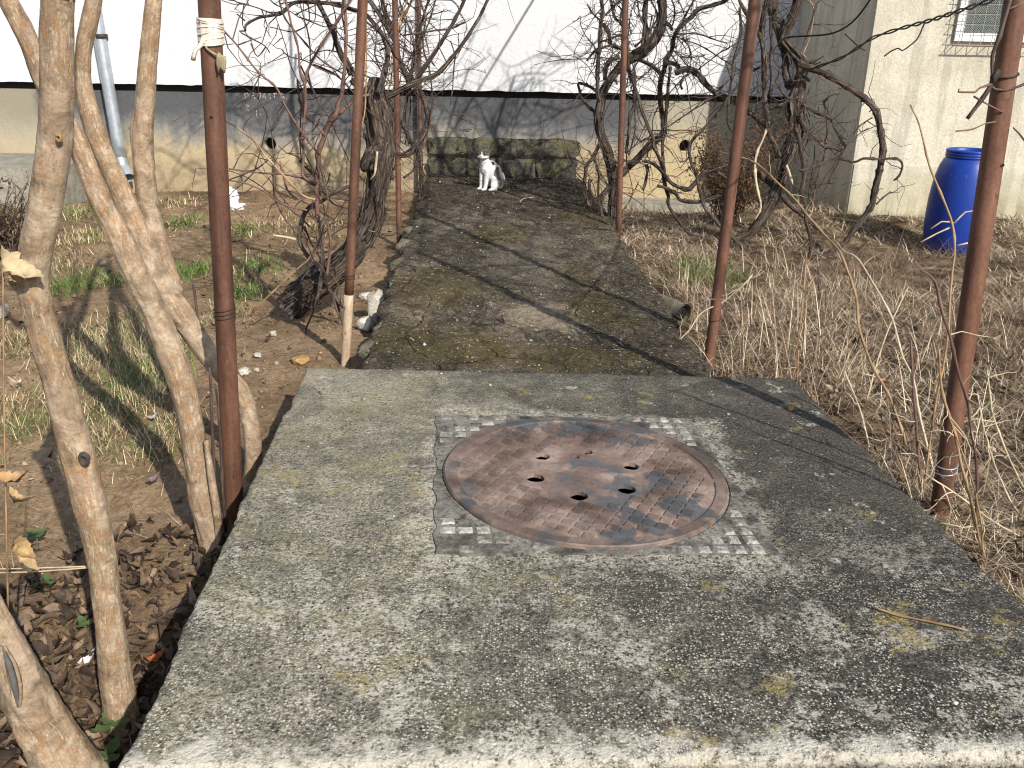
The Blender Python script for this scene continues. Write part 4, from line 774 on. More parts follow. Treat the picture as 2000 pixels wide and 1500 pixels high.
# ---- right vine wound round the thin pole
bX = on_ground(1196, 452); YX = bX[1] + .05
vR = vine('grape_vine', bX, 'twisted dark vine wound round the thin pole on the right edge of the path'); TW[vR.name] = MB()
CR, rR = grow(vR, 'trunk', "1196,452,18 1194,410,17 1198,370,17 1194,330,17 1184,296,17 1176,276,16 1170,244,15 1172,213,15 1177,182,15 1190,157,15 1204,138,15 1216,122,15 1228,114,17 1247,103,20 1262,93,19 1277,75,17 1288,50,16 1292,22,15 1291,0,15 1290,-30,14", YX, big=True)
bark_strips(vR, CR, rR, 50)
RIGHT = [("1260,92,14 1264,87,13 1262,63,12 1259,37,12 1263,0,11 1264,-20,11", .02, 'vine', 8, .6), ("1172,195,10 1168,180,9 1169,135,9 1172,90,9 1172,45,9 1175,22,9 1173,0,8 1172,-15,8", -.1, 'vine', 9, .7), ("1190,-12,6 1192,0,6 1199,34,7 1210,45,7 1216,57,7 1222,80,8 1226,110,9", -.05, 'vine', 6, .5), ("1176,50,8 1181,50,8 1190,63,8 1192,84,8 1204,93,8 1216,95,8", -.08, 'vine', 3, 0),
 ("1145,117,5 1162,96,6 1180,90,5 1201,88,5 1216,96,6", -.1, 'vine', 2, 0), ("1177,81,4 1201,72,5 1216,69,5", -.1, 'darkcane', 1, 0), ("1148,10,3 1159,27,4 1171,38,4", -.05, 'darkcane', 1, 0), ("1150,168,6 1132,164,6 1134,176,6 1138,192,6 1150,206,7 1164,218,7", .1, 'vine', 1, 0), ("1132,164,6 1150,168,6 1170,182,7", .1, 'vine', 0, 0), ("1184,157,9 1183,135,9 1190,120,9 1210,112,9", -.06, 'vine', 2, 0),
 ("1225,112,9 1225,130,8 1237,165,8 1252,210,8 1256,226,8 1276,270,8 1278,288,8 1292,320,8 1300,364,8 1306,384,7 1308,406,7 1338,448,7 1370,468,7 1400,490,6 1425,508,5", -.25, 'vine', 6, 0), ("1237,114,9 1262,123,8 1279,135,8 1292,150,8", .0, 'vine', 3, 0),
 ("1430,-8,8 1414,1,9 1367,15,9 1351,33,10 1327,52,10 1316,72,10 1312,97,11 1304,112,13 1298,135,11 1291,162,10 1292,202,10 1296,240,11 1296,262,13 1280,278,14 1260,296,14 1240,316,14 1220,336,14 1200,356,13 1182,376,12 1174,396,11 1178,430,11 1190,450,12", .0, 'vine', 10, .5), ("1360,-12,4 1354,0,4 1327,48,5 1313,75,5", -.03, 'vine', 3, .4),
 ("1300,120,10 1320,124,10 1328,132,9", -.05, 'vine', 0, 0), ("1320,141,12 1338,135,12 1357,137,13 1372,150,13 1387,170,13 1402,184,12 1423,194,12 1459,218,12 1481,232,12 1500,250,12", -.2, 'vine', 5, 0), ("1350,140,6 1340,147,6 1332,156,6 1331,164,5 1334,172,4", -.2, 'vine', 0, 0), ("1321,70,3 1336,78,3 1375,93,3 1420,120,3 1450,140,3", -.1, 'darkcane', 2, 0), ("1322,66,3 1362,66,3 1392,77,3 1420,86,3", -.1, 'darkcane', 2, 0), ("1336,78,3 1348,95,3 1352,118,3", -.1, 'darkcane', 1, 0), ("1316,98,3 1330,112,3 1342,126,3 1368,134,3", -.1, 'darkcane', 1, 0), ("1367,133,3 1390,115,3 1408,101,3 1420,95,3 1460,72,3", -.1, 'darkcane', 2, 0), ("1330,110,2.5 1350,112,2.5 1376,108,2.5", -.1, 'darkcane', 0, 0),
 ("1240,150,8 1238,200,8 1228,226,8 1226,260,7 1222,300,7", -.05, 'vine', 3, 0), ("1238,130,4 1242,160,4 1240,210,4 1240,256,4 1228,302,4", .0, 'darkcane', 2, 0), ("1308,130,6 1304,165,7 1302,200,7 1300,250,7 1296,284,7 1298,336,7 1300,364,7", -.1, 'vine', 3, 0), ("1302,250,3 1330,230,3.5 1355,212,4 1376,200,4 1420,160,4", -.2, 'darkcane', 1, 0),
 ("1260,316,8 1280,324,8 1300,342,8 1312,356,8 1332,364,9 1346,366,10 1360,352,10 1376,334,10 1396,332,9 1420,346,8 1440,372,8 1455,392,7", -.3, 'vine', 4, 0), ("1284,364,6 1300,368,8 1320,378,8 1328,390,8 1344,394,8 1364,394,8 1386,388,8 1416,376,8 1450,372,7", -.3, 'vine', 3, 0),
 ("1500,120,4 1483,130,5 1458,146,6 1418,196,6 1400,222,6 1376,248,7 1352,274,7 1346,292,7 1348,312,7 1360,344,7 1368,380,7 1376,402,7 1398,430,8 1418,454,8 1440,471,8 1456,493,8 1460,510,8", -.7, 'vine', 3, 0), ("1346,305,4 1340,314,4 1328,316,4", -.7, 'vine', 0, 0),
 ("1264,320,7 1266,335,6 1262,358,6 1256,370,4", -.25, 'vine', 0, 0), ("1172,276,8 1160,300,8 1146,320,8 1142,350,8 1144,380,8 1152,400,7", -.1, 'vine', 4, 0), ("1182,376,5 1164,385,5 1154,372,6 1152,356,7 1154,350,8", -.1, 'vine', 0, 0), ("1176,440,8 1172,410,7 1168,390,6 1170,340,5 1160,310,4", -.1, 'vine', 3, 0), ("1150,295,3 1168,330,3 1186,362,3", -.1, 'darkcane', 1, 0), ("1246,354,2.5 1230,390,3 1214,412,3", -.1, 'tancane', 0, 0),
 ("1218,310,8 1212,320,8 1196,312,5 1180,300,4", -.12, 'vine', 2, 0), ("1252,278,4 1264,270,6 1276,274,6", -.1, 'vine', 2, 0), ("1206,380,10 1210,420,10 1212,460,11", .08, 'vine', 2, 0), ("1226,-10,4 1212,30,4 1220,60,4", -.1, 'darkcane', 4, .5), ("1244,-8,4 1248,30,4 1258,60,4 1250,95,5", -.1, 'darkcane', 6, .5), ("1310,-8,4 1318,20,4 1314,50,4", .1, 'darkcane', 4, .4), ("1290,48,9 1302,46,9 1310,52,8 1313,60,6", .0, 'vine', 0, 0), ("1270,0,4 1284,30,4 1268,62,4 1240,92,5", .05, 'darkcane', 6, .4)]
for s, dy, m, tw, up in RIGHT: grow(vR, 'branch' if m == 'vine' else 'cane', s, YX + dy, None, m, int(tw * 1.4) + 2, up=up)
# ---- far right vine with the big arching cane
bY = on_ground(1440, 478); YY = bY[1] - .15
vA = vine('grape_vine', bY, 'dark leaning vine with one thick cane arching in front of the cream wing'); TW[vA.name] = MB()
CA, rA = grow(vA, 'trunk', "1560,-30,18 1557,0,18 1548,32,18 1537,54,17 1531,76,18 1540,90,18 1558,108,19 1569,126,21 1567,153,20 1562,171,23 1555,194,26 1553,225,25 1551,252,24 1544,286,22 1537,313,22 1526,351,21 1512,385,21 1497,412,21 1481,439,19 1463,457,16 1436,470,14", YY, big=True)
bark_strips(vA, CA, rA, 50, (.05, .2))
ARC = [("1519,-10,14 1517,0,14 1515,25,15 1524,36,14 1533,43,13 1534,60,12", .05, 'vine', 4, .6), ("1500,-15,13 1505,10,13 1515,45,13 1524,77,14 1533,108,15 1535,144,16 1546,174,17", .06, 'vine', 4, .6), ("1500,-15,11 1499,0,11 1492,36,11 1488,72,10 1488,126,11 1492,171,11 1497,210,11 1506,270,11 1511,280,11 1522,308,12", -.1, 'vine', 8, .6), ("1440,-15,7 1445,0,7 1459,36,8 1472,56,8 1483,76,9 1488,95,9", -.12, 'vine', 3, .5), ("1446,14,6 1447,72,7 1436,117,7 1430,150,6 1425,185,6 1421,235,5 1432,262,5", -.15, 'vine', 4, 0),
 ("1560,122,16 1573,130,15 1591,140,14 1625,153,14 1661,175,15 1684,191,15 1704,212,15 1715,239,15 1722,282,15 1722,313,15 1717,349,14 1710,385,14 1704,405,15 1683,434,13 1666,457,12 1648,480,12 1627,491,11 1603,511,10", -.15, 'vine', 3, 0), ("1412,500,7 1420,500,7 1472,500,7 1526,502,8 1571,500,8 1598,495,9 1603,509,10", -.15, 'vine', 4, 0), ("1580,120,7 1607,104,6", -.15, 'vine', 0, 0), ("1580,126,6 1600,119,6", -.15, 'vine', 0, 0),
 ("1564,227,9 1573,248,9 1584,264,9 1603,279,9 1612,288,8 1632,290,8 1648,297,7", -.05, 'vine', 4, 0), ("1567,205,7 1589,220,7 1621,232,7 1634,256,7 1645,275,7 1651,286,6", -.05, 'vine', 3, 0), ("1557,250,9 1562,277,9 1569,331,9 1569,358,8 1564,381,8 1573,403,8 1573,430,9 1580,453,8 1580,493,8 1578,520,8", -.2, 'vine', 6, 0), ("1560,336,6 1573,333,6 1603,324,6 1639,311,6 1670,318,6 1688,311,6 1717,313,6 1742,311,6 1758,314,6 1764,325,5 1757,345,5 1746,354,4", -.22, 'vine', 2, 0),
 ("1480,338,12 1513,365,12 1535,392,11 1553,408,11 1571,423,11 1590,440,9 1605,455,6", .1, 'vine', 2, 0), ("1648,295,4 1609,376,4 1587,405,4", .05, 'darkcane', 1, 0), ("1614,270,4 1608,310,4 1595,350,4 1588,400,4", .05, 'redcane', 3, 0), ("1592,280,3 1588,330,3 1580,390,3", .05, 'darkcane', 2, 0), ("1615,336,3 1600,360,3 1578,380,3", .05, 'darkcane', 0, 0), ("1634,255,3 1660,275,3 1680,250,3 1704,232,3", -.1, 'darkcane', 1, 0), ("1650,290,3 1676,262,3 1694,250,3", -.1, 'darkcane', 0, 0), ("1710,400,4 1722,388,4 1738,376,3", -.15, 'darkcane', 0, 0), ("1612,215,3 1608,200,4 1622,186,4 1636,182,3 1645,180,3", .0, 'darkcane', 0, 0), ("1612,215,3 1616,250,4 1612,290,4", .0, 'redcane', 1, 0),
 ("1580,0,3 1588,25,3 1584,60,3 1572,95,3 1560,120,3", .05, 'tancane', 2, .4), ("1594,10,4 1584,50,4 1566,105,4", .0, 'darkcane', 1, .4), ("1546,250,6 1535,262,8 1528,270,5", -.08, 'vine', 0, 0), ("1570,150,6 1580,155,7 1584,160,5", -.08, 'vine', 0, 0), ("1548,190,7 1530,205,6 1510,212,6 1498,208,6", -.05, 'vine', 2, 0), ("1512,160,4 1522,180,5 1540,194,5 1560,190,5", -.12, 'vine', 1, 0), ("1500,240,5 1488,275,5 1478,300,6 1476,340,6 1484,400,5 1470,430,5", -.1, 'palecane', 4, 0), ("1444,584,4 1488,644,5 1548,682,5 1584,676,5 1612,624,5 1604,580,4 1600,520,4", -1.6, 'darkcane', 3, 0), ("1525,300,5 1520,325,8 1515,345,8 1512,360,6", -.08, 'vine', 4, 0), ("1700,216,3 1712,205,2.5", -.15, 'vine', 0, 0), ("1536,320,6 1545,345,6 1550,360,4", -.15, 'palecane', 0, 0), ("1505,30,6 1508,90,6 1506,120,6 1508,150,6 1502,190,6", -.05, 'vine', 2, 0)]
for s, dy, m, tw, up in ARC: grow(vA, 'branch' if m == 'vine' else 'cane', s, YY + dy, None, m, tw + 1, up=up)
# crowns of the vines trained over the pergola
def crown(vn, cx, cy, cz, ex, n):
    for _ in range(n):
        p = np.array([cx + random.gauss(0, ex[0] * .4), cy + random.gauss(0, ex[1] * .4), cz + random.gauss(0, .12)]); a = random.uniform(0, 6.28); P = [p]
        for k in range(4): a += random.gauss(0, .5); P.append(P[-1] + np.array([math.cos(a) * .28, math.sin(a) * .28, random.gauss(.02, .10)]))
        q = random.uniform(.004, .011); mb = MB(); C, r = tube(mb, P, np.linspace(q, q * .35, 5), 7, .04, wob=.04, nodes=.3); mb.build('branch', MAT['vine'], vn); twiglets(TW[vn.name], C, r, 4, (.12, .45), .0028)
crown(vL, -.9, 4.9, 2.4, (1.1, 1.5), 9); crown(vM, -.9, 6.6, 2.4, (1.0, 1.3), 9); crown(vR, .95, 6.6, 2.45, (1.1, 1.8), 20); crown(vA, 1.7, 6.2, 2.45, (1.0, 1.8), 14); crown(vA, 1.55, 2.5, 2.4, (.8, 2.2), 26); crown(vA, 1.25, 4.0, 2.2, (.5, 1.2), 10)
def tangle(vn, n, box_, Y0, Y1, tw):                     # whippy canes hanging through the vine
    for _ in range(n):
        x, y = random.uniform(box_[0], box_[2]), random.uniform(box_[1], box_[3]); p = at(x, y, random.uniform(Y0, Y1)); d = np.array([random.gauss(0, .7), random.gauss(0, .4), random.choice((1, 1, -1)) * random.uniform(.3, 1.2)]); d /= np.linalg.norm(d); P = [p]; L = random.uniform(.35, .9)
        for k in range(6): d = d + np.array([random.gauss(0, .28), random.gauss(0, .2), random.gauss(0, .28)]); d /= np.linalg.norm(d); P.append(P[-1] + d * L / 6)
        q = random.uniform(.0028, .0058); C, r = tube(TW[vn.name], P, np.linspace(q, q * .4, 7), 6, .03, wob=.02, nodes=.5, cap=False); twiglets(TW[vn.name], C, r, tw, (.06, .25), .0019)
tangle(vL, 16, (560, -20, 760, 170), YV - .2, YV + .3, 1); tangle(vL, 8, (560, 300, 680, 470), YV - .3, YV, 1); tangle(vM, 34, (735, -30, 850, 250), YW - .3, YW + .4, 2); tangle(vR, 46, (1145, -30, 1340, 200), YX - .3, YX + .5, 2); tangle(vR, 14, (1150, 230, 1300, 400), YX - .2, YX + .3, 1); tangle(vA, 26, (1430, -30, 1600, 330), YY - .2, YY + .4, 2)
for vn in (vL, vM, vR, vA): o = TW[vn.name].build('fine_twigs', MAT['darkcane'], vn); o['kind'] = 'stuff'

# cable and twisted wire on the far right
P, R = trace("1524,80,4 1530,76,4 1544,72,4 1580,70,4 1616,67,4 1643,58,4 1670,38,4 1699,0,4 1722,-40,4", YY - .05, YY - 1.0); mb = MB(); tube(mb, P, R * .9, 8, .03); tag(mb.build('cable', MAT['cable']), 'smooth black cable curving up from the right vine past the wing corner', 'cable')
wr = thing('twisted_wire', at(1677, 92, 5.4), 'twisted dark wire strung from the arching vine to the thick right pole', 'wire')
for k in range(2):
    q = "1552,150,3 1582,136,3 1641,114,3 1677,92,3 1707,73,3 1762,55,3.4 1817,40,3.6 1872,22,3.8 1927,4,4 1975,-12,4"; P, R = trace(q, YY - .1, poles[7][1][1]); C, r = spline(P, R, .02); s = np.arange(len(C)) * .02
    C = C + np.c_[np.zeros(len(C)), .006 * np.cos(s * 13 + 3 * np.sin(s * 2.3) + k * 3.14), .006 * np.sin(s * 13 + 3 * np.sin(s * 2.3) + k * 3.14)]; mb = MB(); tube(mb, C[::2], r[::2], 6, .02); mb.build('strand', MAT['wire'], wr)
for q, ya in (("1806,44,3 1797,66,3 1791,77,3 1776,90,3 1762,99,3 1756,95,3 1751,95,3 1740,100,3 1727,110,3", 3.9), ("1650,66,3 1662,77,3 1672,86,3 1677,92,3 1690,98,3", 5.3)): P, R = trace(q, ya); mb = MB(); tube(mb, P, R, 6, .015); mb.build('loose_end', MAT['wire'], wr)
# grape cane and twigs tied to the thick right pole
o7 = poles[7]; Yp = o7[1][1]
tg = thing('dry_cane', at(1940, 165, Yp), 'dark kinked cane tied to the upper part of the thick right pole', 'cane', 'dry canes right of the slab')
for q, m in (("1973,-10,9 1962,30,8 1950,70,8 1936,108,7 1936,140,6 1934,165,8 1915,195,8 1888,231,8", 'darkcane'), ("1934,165,7 1945,174,6 1966,176,5 1990,168,5 2010,160,5", 'darkcane'), ("1934,166,5 1912,173,4 1904,180,4 1900,181,4 1870,180,4 1872,174,3", 'redcane'), ("1902,186,3 1912,192,3 1935,205,3 1960,218,3", 'redcane'), ("1868,255,2.5 1900,252,2.5 1925,241,2.5 1945,238,3", 'redcane'), ("1964,20,4 1992,8,4 2010,-5,4", 'redcane'), ("1950,135,14 1942,150,16 1940,160,10", 'vine'), ("1978,250,3 1990,262,3 2004,280,3", 'redcane')):
    P, R = trace(q, Yp - .03); mb = MB(); tube(mb, P, R, 8, .015, wob=.006, nodes=.4); mb.build('cane', MAT[m], tg)

# ================================================================== CANES on the right
CANES = [("1408,297,4 1461,313,5 1500,338,5 1545,378,6 1580,420,6 1620,468,6 1648,500,7 1672,580,7 1680,640,7 1704,712,8 1740,776,8 1775,880,8", 'tancane', 'longest tan cane arching left in front of the far right vine', 1.6),
 ("1632,470,4 1650,490,5 1676,505,5 1704,552,5 1740,620,6 1760,692,6 1784,740,6 1800,820,7 1828,925,7", 'palecane', 'pale straight cane leaning left of the thick right pole', .8),
 ("1778,205,4 1798,242,5 1817,312,6 1824,337,6 1846,389,7 1864,440,7 1868,495,7 1862,550,6 1855,640,6 1840,720,6 1825,800,6 1806,960,6", 'tancane', 'slender cane with side twigs standing in front of the blue barrel', .3),
 ("1796,526,6 1824,548,9 1840,612,9 1860,668,9 1876,724,9 1892,776,9 1896,828,8 1908,900,8 1908,980,8 1904,1085,8", 'redcane', 'red brown cane crossing in front of the thick right pole', 0),
 ("1834,680,6 1836,760,8 1852,832,9 1872,908,9 1900,988,10 1934,1110,10", 'tancane', 'stout tan cane stub at the foot of the thick right pole', 0),
 ("1932,724,5 1938,780,5 1944,820,6 1976,900,6 2005,960,6", 'palecane', 'bleached cane bending right at the picture edge', .1), ("1778,660,7 1784,740,7 1792,820,8 1800,900,8 1806,975,10", 'redcane', 'reddish upright cane stub left of the thick right pole', .1),
 ("1648,724,4 1680,800,5 1698,884,5", 'palecane', 'short bleached stem beside the right slab edge', .1), ("1816,936,5 1872,972,5 1940,1020,5 2010,1060,5", 'palecane', 'bleached stem lying low across the foot of the right pole', .05), ("1576,490,4 1568,590,5 1560,668,5 1556,745,5", 'tancane', 'thin upright tan stem behind the far right slab corner', .1),
 ("1301,709,3 1317,677,4 1347,645,4 1371,613,4 1416,592,4 1451,560,4 1470,535,4", 'palecane', 'kinked pale twig reaching over the right edge of the path', .0), ("1694,790,3 1720,700,4 1738,640,4 1776,560,3", 'palecane', 'fine pale stem crossing the leaning canes', .3), ("1928,1110,5 1915,1000,5 1890,900,4 1856,815,4", 'tancane', 'thin tan cane leaning onto the thick right pole', -.05), ("1998,1010,5 1965,960,5 1930,860,4 1912,770,4", 'palecane', 'pale cane right of the thick right pole', .05)]
for q, m, lab, dY in CANES:
    pts = [tuple(map(float, a.split(','))) for a in q.split()]; lo = max(pts, key=lambda a: a[1]); g = on_ground(lo[0], lo[1]); rev = pts[0][1] < pts[-1][1]
    P, R = trace(q, g[1] + (dY if rev else 0), g[1] + (0 if rev else dY)); mb = MB(); C, r = tube(mb, P, R * .64, 9, .02, wob=.014, nodes=.5, rough=.25)
    o = thing('dry_cane', g, lab, 'cane', 'dry canes right of the slab'); mb.build('stem', MAT[m], o)
    if 'barrel' in lab:
        for s in ("1864,436,4 1839,433,3 1818,447,3", "1857,443,4 1831,455,3 1798,473,3", "1864,436,4 1886,414,3 1908,411,2.5", "1870,480,4 1901,473,3"):
            P, R = trace(s, g[1] + .17); mb = MB(); tube(mb, P, R, 6, .02, wob=.005); mb.build('side_twig', MAT['palecane'], o)
    else:
        mb = MB(); twiglets(mb, C, r, 3, (.05, .15), .0015); mb.build('side_twigs', MAT['palecane'], o)['kind'] = 'stuff'

# ================================================================== BARREL
bb = on_ground(1860, 488); BS = zd(bb) / F_PX; BH = 184 * BS / .965; BR = 60 * BS
bar = thing('barrel', bb, 'blue plastic barrel standing in front of the cream wing', 'barrel'); c = bb
def lathe(mb, c, prof, n=56):
    th = np.linspace(0, 2 * math.pi, n, endpoint=False); v = np.vstack([np.c_[c[0] + r * np.cos(th), c[1] + r * np.sin(th), np.full(n, c[2] + z)] for r, z in prof])
    mb.add(v, [(k * n + j, k * n + (j + 1) % n, (k + 1) * n + (j + 1) % n, (k + 1) * n + j) for k in range(len(prof) - 1) for j in range(n)])
mb = MB(); pr = [(0, -.02), (.70, -.02), (.80, .0), (.90, .06), (.955, .14), (.99, .26), (1.0, .38), (.995, .50), (.97, .62), (.92, .74), (.845, .84), (.76, .90), (.715, .915), (.70, .925)]
lathe(mb, c, [(r * BR, z * BH) for r, z in pr]); mb.build('body', MAT['barrel'], bar)
mb = MB(); pr = [(.70, .92), (.73, .925), (.735, .94), (.715, .945), (.735, .95), (.735, .965), (.715, .97), (.735, .975), (.735, .99), (.72, 1.0), (.66, 1.0), (.655, .97), (.64, .9), (.6, .9), (0, .9)]; lathe(mb, c, [(r * BR, z * BH) for r, z in pr]); mb.build('threaded_neck', MAT['barrel'], bar)

# ================================================================== CAT
def make_cat(loc, yaw, S):
    import bmesh
    bm = bmesh.new()
    def ell(c, r, rot=(0, 0, 0)):
        m = Matrix.Translation(c) @ Matrix.Rotation(rot[2], 4, 'Z') @ Matrix.Rotation(rot[1], 4, 'Y') @ Matrix.Diagonal((*r, 1)); bmesh.ops.create_uvsphere(bm, u_segments=20, v_segments=14, radius=1, matrix=m)
    def cap(a, b, ra, rb, n=9):
        a, b = Vector(a), Vector(b)
        for i in range(n): t = i / (n - 1); r = ra + (rb - ra) * t; ell(a.lerp(b, t), (r, r, r))
    ell((-.075, 0, .085), (.085, .072, .083)); ell((-.045, 0, .135), (.078, .064, .085), (0, -.5, 0)); ell((.0, 0, .175), (.068, .058, .082), (0, -.7, 0)); ell((.035, 0, .19), (.055, .053, .075)); ell((.045, 0, .225), (.045, .045, .05)); cap((.045, 0, .235), (.068, 0, .285), .043, .036)
    ell((.082, 0, .308), (.054, .056, .048)); ell((.124, 0, .293), (.022, .029, .020)); ell((.104, .026, .293), (.026, .022, .021)); ell((.104, -.026, .293), (.026, .022, .021)); ell((.135, 0, .298), (.011, .010, .008))
    for s in (1, -1):
        for i in range(7): t = i / 6; ell((.074 - .004 * t, s * (.033 + .008 * t), .335 + .046 * t), (.008 * (1 - t) + .004, .021 * (1 - t) + .004, .012))
        cap((.052, s * .034, .17), (.066, s * .030, .075), .030, .020); cap((.066, s * .030, .075), (.074, s * .028, .018), .019, .0155); ell((.088, s * .029, .013), (.027, .018, .014)); ell((.1, s * .029, .010), (.018, .018, .010))
        ell((-.045, s * .052, .075), (.072, .036, .066)); ell((-.01, s * .060, .045), (.045, .028, .035)); ell((.012, s * .064, .014), (.050, .018, .0145)); ell((.05, s * .064, .011), (.017, .018, .011))
    tp = [(-.115, 0, .045), (-.140, -.01, .024), (-.145, -.045, .018), (-.115, -.085, .016), (-.06, -.10, .016)]
    for a, b in zip(tp[:-1], tp[1:]): cap(a, b, .018, .017, 6)
    me = bpy.data.meshes.new('cat_raw'); bm.to_mesh(me); bm.free(); o = bpy.data.objects.new('cat_raw', me); COL.objects.link(o)
    r = o.modifiers.new('r', 'REMESH'); r.mode = 'VOXEL'; r.voxel_size = .0042; s = o.modifiers.new('s', 'SMOOTH'); s.iterations = 6; s.factor = .5
    dg = bpy.context.evaluated_depsgraph_get(); m2 = bpy.data.meshes.new_from_object(o.evaluated_get(dg)); bpy.data.objects.remove(o)
    v = np.array([q.co[:] for q in m2.vertices]); f = [list(p.vertices) for p in m2.polygons]; bpy.data.meshes.remove(m2)
    n1 = vnoise(v, 45, 2.0); v0 = v.copy(); v = v + np.c_[n1, vnoise(v, 45, 5.0), vnoise(v, 45, 8.0)] * .0016
    col = np.tile([.60, .59, .57], (len(v), 1)); X, Yy, Z = v0.T; wob = .006 * vnoise(v0, 30, 3.0)
    def patch(c, r, cl):
        d = np.sqrt((((v0 - c) / r) ** 2).sum(1)) + wob * 12; k = np.clip((1.04 - d) / .08, 0, 1)[:, None]; col[:] = col * (1 - k) + np.array(cl) * k
    tabby = (.11, .092, .076)
    for s in (1, -1): patch((.085, s * .042, .338), (.060, .036, .050), tabby)
    patch((.068, 0, .352), (.062, .062, .036), tabby); patch((-.005, .05, .235), (.017, .035, .022), (.02, .019, .018)); patch((-.06, .06, .14), (.058, .07, .066), (.11, .105, .10)); patch((-.09, .07, .06), (.055, .06, .034), (.10, .095, .09)); patch((-.06, -.05, .15), (.05, .05, .06), (.11, .105, .10)); patch((.066, -.045, .085), (.018, .02, .03), (.03, .028, .026))
    hd = (Z > .262) & (X > .03); zz = .300 + .008 * vnoise(v0, 40, 6.0) + .006 * (np.abs(Yy) < .02) - .25 * np.clip(.07 - X, 0, .1); dk = hd & (Z > zz) & ~((np.abs(Yy) < .006) & (X > .10) & (Z < .335)); col[hd] = (.60, .59, .57); col[dk] = tabby
    stripe = (Z > .31) & (col[:, 0] < .2) & (np.sin(Yy * 420 + X * 90) > .2); col[stripe] *= .45
    def turn(q):                                         # the head looks further towards the picture plane
        q = np.atleast_2d(np.asarray(q, float)).copy(); k = np.clip((q[:, 2] - .245) / .035, 0, 1); k = k * k * (3 - 2 * k) * math.radians(34); x, y = q[:, 0] - .066, q[:, 1].copy(); q[:, 0] = .066 + x * np.cos(k) - y * np.sin(k); q[:, 1] = x * np.sin(k) + y * np.cos(k); return q
    v = turn(v); R = rot_z(yaw); w = v * S @ R.T + loc; mb = MB(); mb.add(w, f, None, col)
    t = thing('cat', loc, 'white cat with dark tabby head and grey patches sitting at the path end', 'cat'); mb.build('body', MAT['fur'], t)
    def bit(name, c, r, mat):
        bm = bmesh.new(); bmesh.ops.create_uvsphere(bm, u_segments=12, v_segments=8, radius=1, matrix=Matrix.Translation(c) @ Matrix.Diagonal((*r, 1))); vv = turn(np.array([q.co[:] for q in bm.verts])) * S @ R.T + loc; ff = [[q.index for q in p.verts] for p in bm.faces]; bm.free(); m = MB(); m.add(vv, ff); m.build(name, mat, t)
    em = m_plain('cat_eye', (.05, .06, .02), .1, 30, .1, .0, .001, .6)
    for s in (1, -1): bit('eye', (.126, s * .024, .316), (.008, .0095, .008), em)
    bit('nose', (.1455, 0, .301), (.004, .006, .004), m_plain('cat_nose', (.30, .13, .11), .1, 30, .5))
cl = on(956, 371, -.052, SLX); make_cat(np.array([cl[0], cl[1], -.05 + SLX * cl[0] - .002]), math.radians(180 + 42), 1.04)

# ================================================================== SMALL THINGS
def leaf_verts(L, W, curl, fold, n=6, tooth=0):
    t = np.linspace(0, 1, n); w = W * np.sin(np.pi * np.clip(t, .02, .98)) ** .7 * (1 - .35 * t); v = []
    for k, (a, b) in enumerate(zip(t, w)): z = curl * (a - .4) ** 2 * L; v += [(a * L, -b / 2, z + fold * b), (a * L, 0, z), (a * L, b / 2, z + fold * b)]
    f = []
    for k in range(n - 1): f += [(3 * k, 3 * k + 3, 3 * k + 4, 3 * k + 1), (3 * k + 1, 3 * k + 4, 3 * k + 5, 3 * k + 2)]
    v = np.array(v); v[:, 2] += np.array([random.gauss(0, 1) for _ in v]) * L * .035; v[:, 1] *= np.array([random.uniform(.75, 1.2) for _ in v]); return v, f
def euler(a, b, c): return np.array(Matrix.Rotation(c, 3, 'Z') @ Matrix.Rotation(b, 3, 'Y') @ Matrix.Rotation(a, 3, 'X'))
# dry leaves on a twig close to the lens on the left edge
gL = on_ground(20, 1330); lp = thing('dry_leaf_sapling', gL, 'thin stem with curled yellow dry leaves at the left picture edge', 'plant')
Yl = gL[1] * .93; mb = MB(); P, R = trace("20,1400,4 16,1200,4 12,1000,4 8,800,4 6,560,4 4,480,3", Yl); tube(mb, P, R, 6, .03); mb.build('stem', MAT['tancane'], lp)
for px, py, L, W, a, b2, c2, cl in ((-12, 500, .075, .055, .5, .9, .2, (.42, .33, .20)), (22, 545, .04, .03, .2, .4, -.4, (.33, .23, .12)), (-6, 940, .06, .035, .3, .15, .1, (.36, .22, .11)), (8, 965, .055, .03, -.4, .5, -.3, (.36, .25, .13)), (18, 1050, .05, .04, .8, 1.2, .4, (.30, .20, .09)), (28, 1062, .06, .03, .4, 1.15, -.2, (.38, .27, .14)), (4, 1040, .045, .03, -.3, .8, 2.6, (.30, .19, .09))):
    v, f = leaf_verts(L * 1.15, W * 1.2, 1.8, .45, 14); v = v @ euler(a, b2, c2).T + at(px, py, Yl - .02); mb = MB(); mb.add(v, f, None, cl); mb.build('leaf', MAT['leaf'], lp)
# strings low left
ws = thing('garden_wire', at(80, 1108, YA + .1), 'two thin pale wires stretched low across the left edge to the nearest trunk', 'wire')
for dy in (0, 7): P, R = trace(f"-40,{1112+dy},3 60,{1110+dy},3 172,{1106+dy*.4},3", YA + .05); mb = MB(); tube(mb, P, R, 6, .05); mb.build('strand', MAT['palecane'], ws)
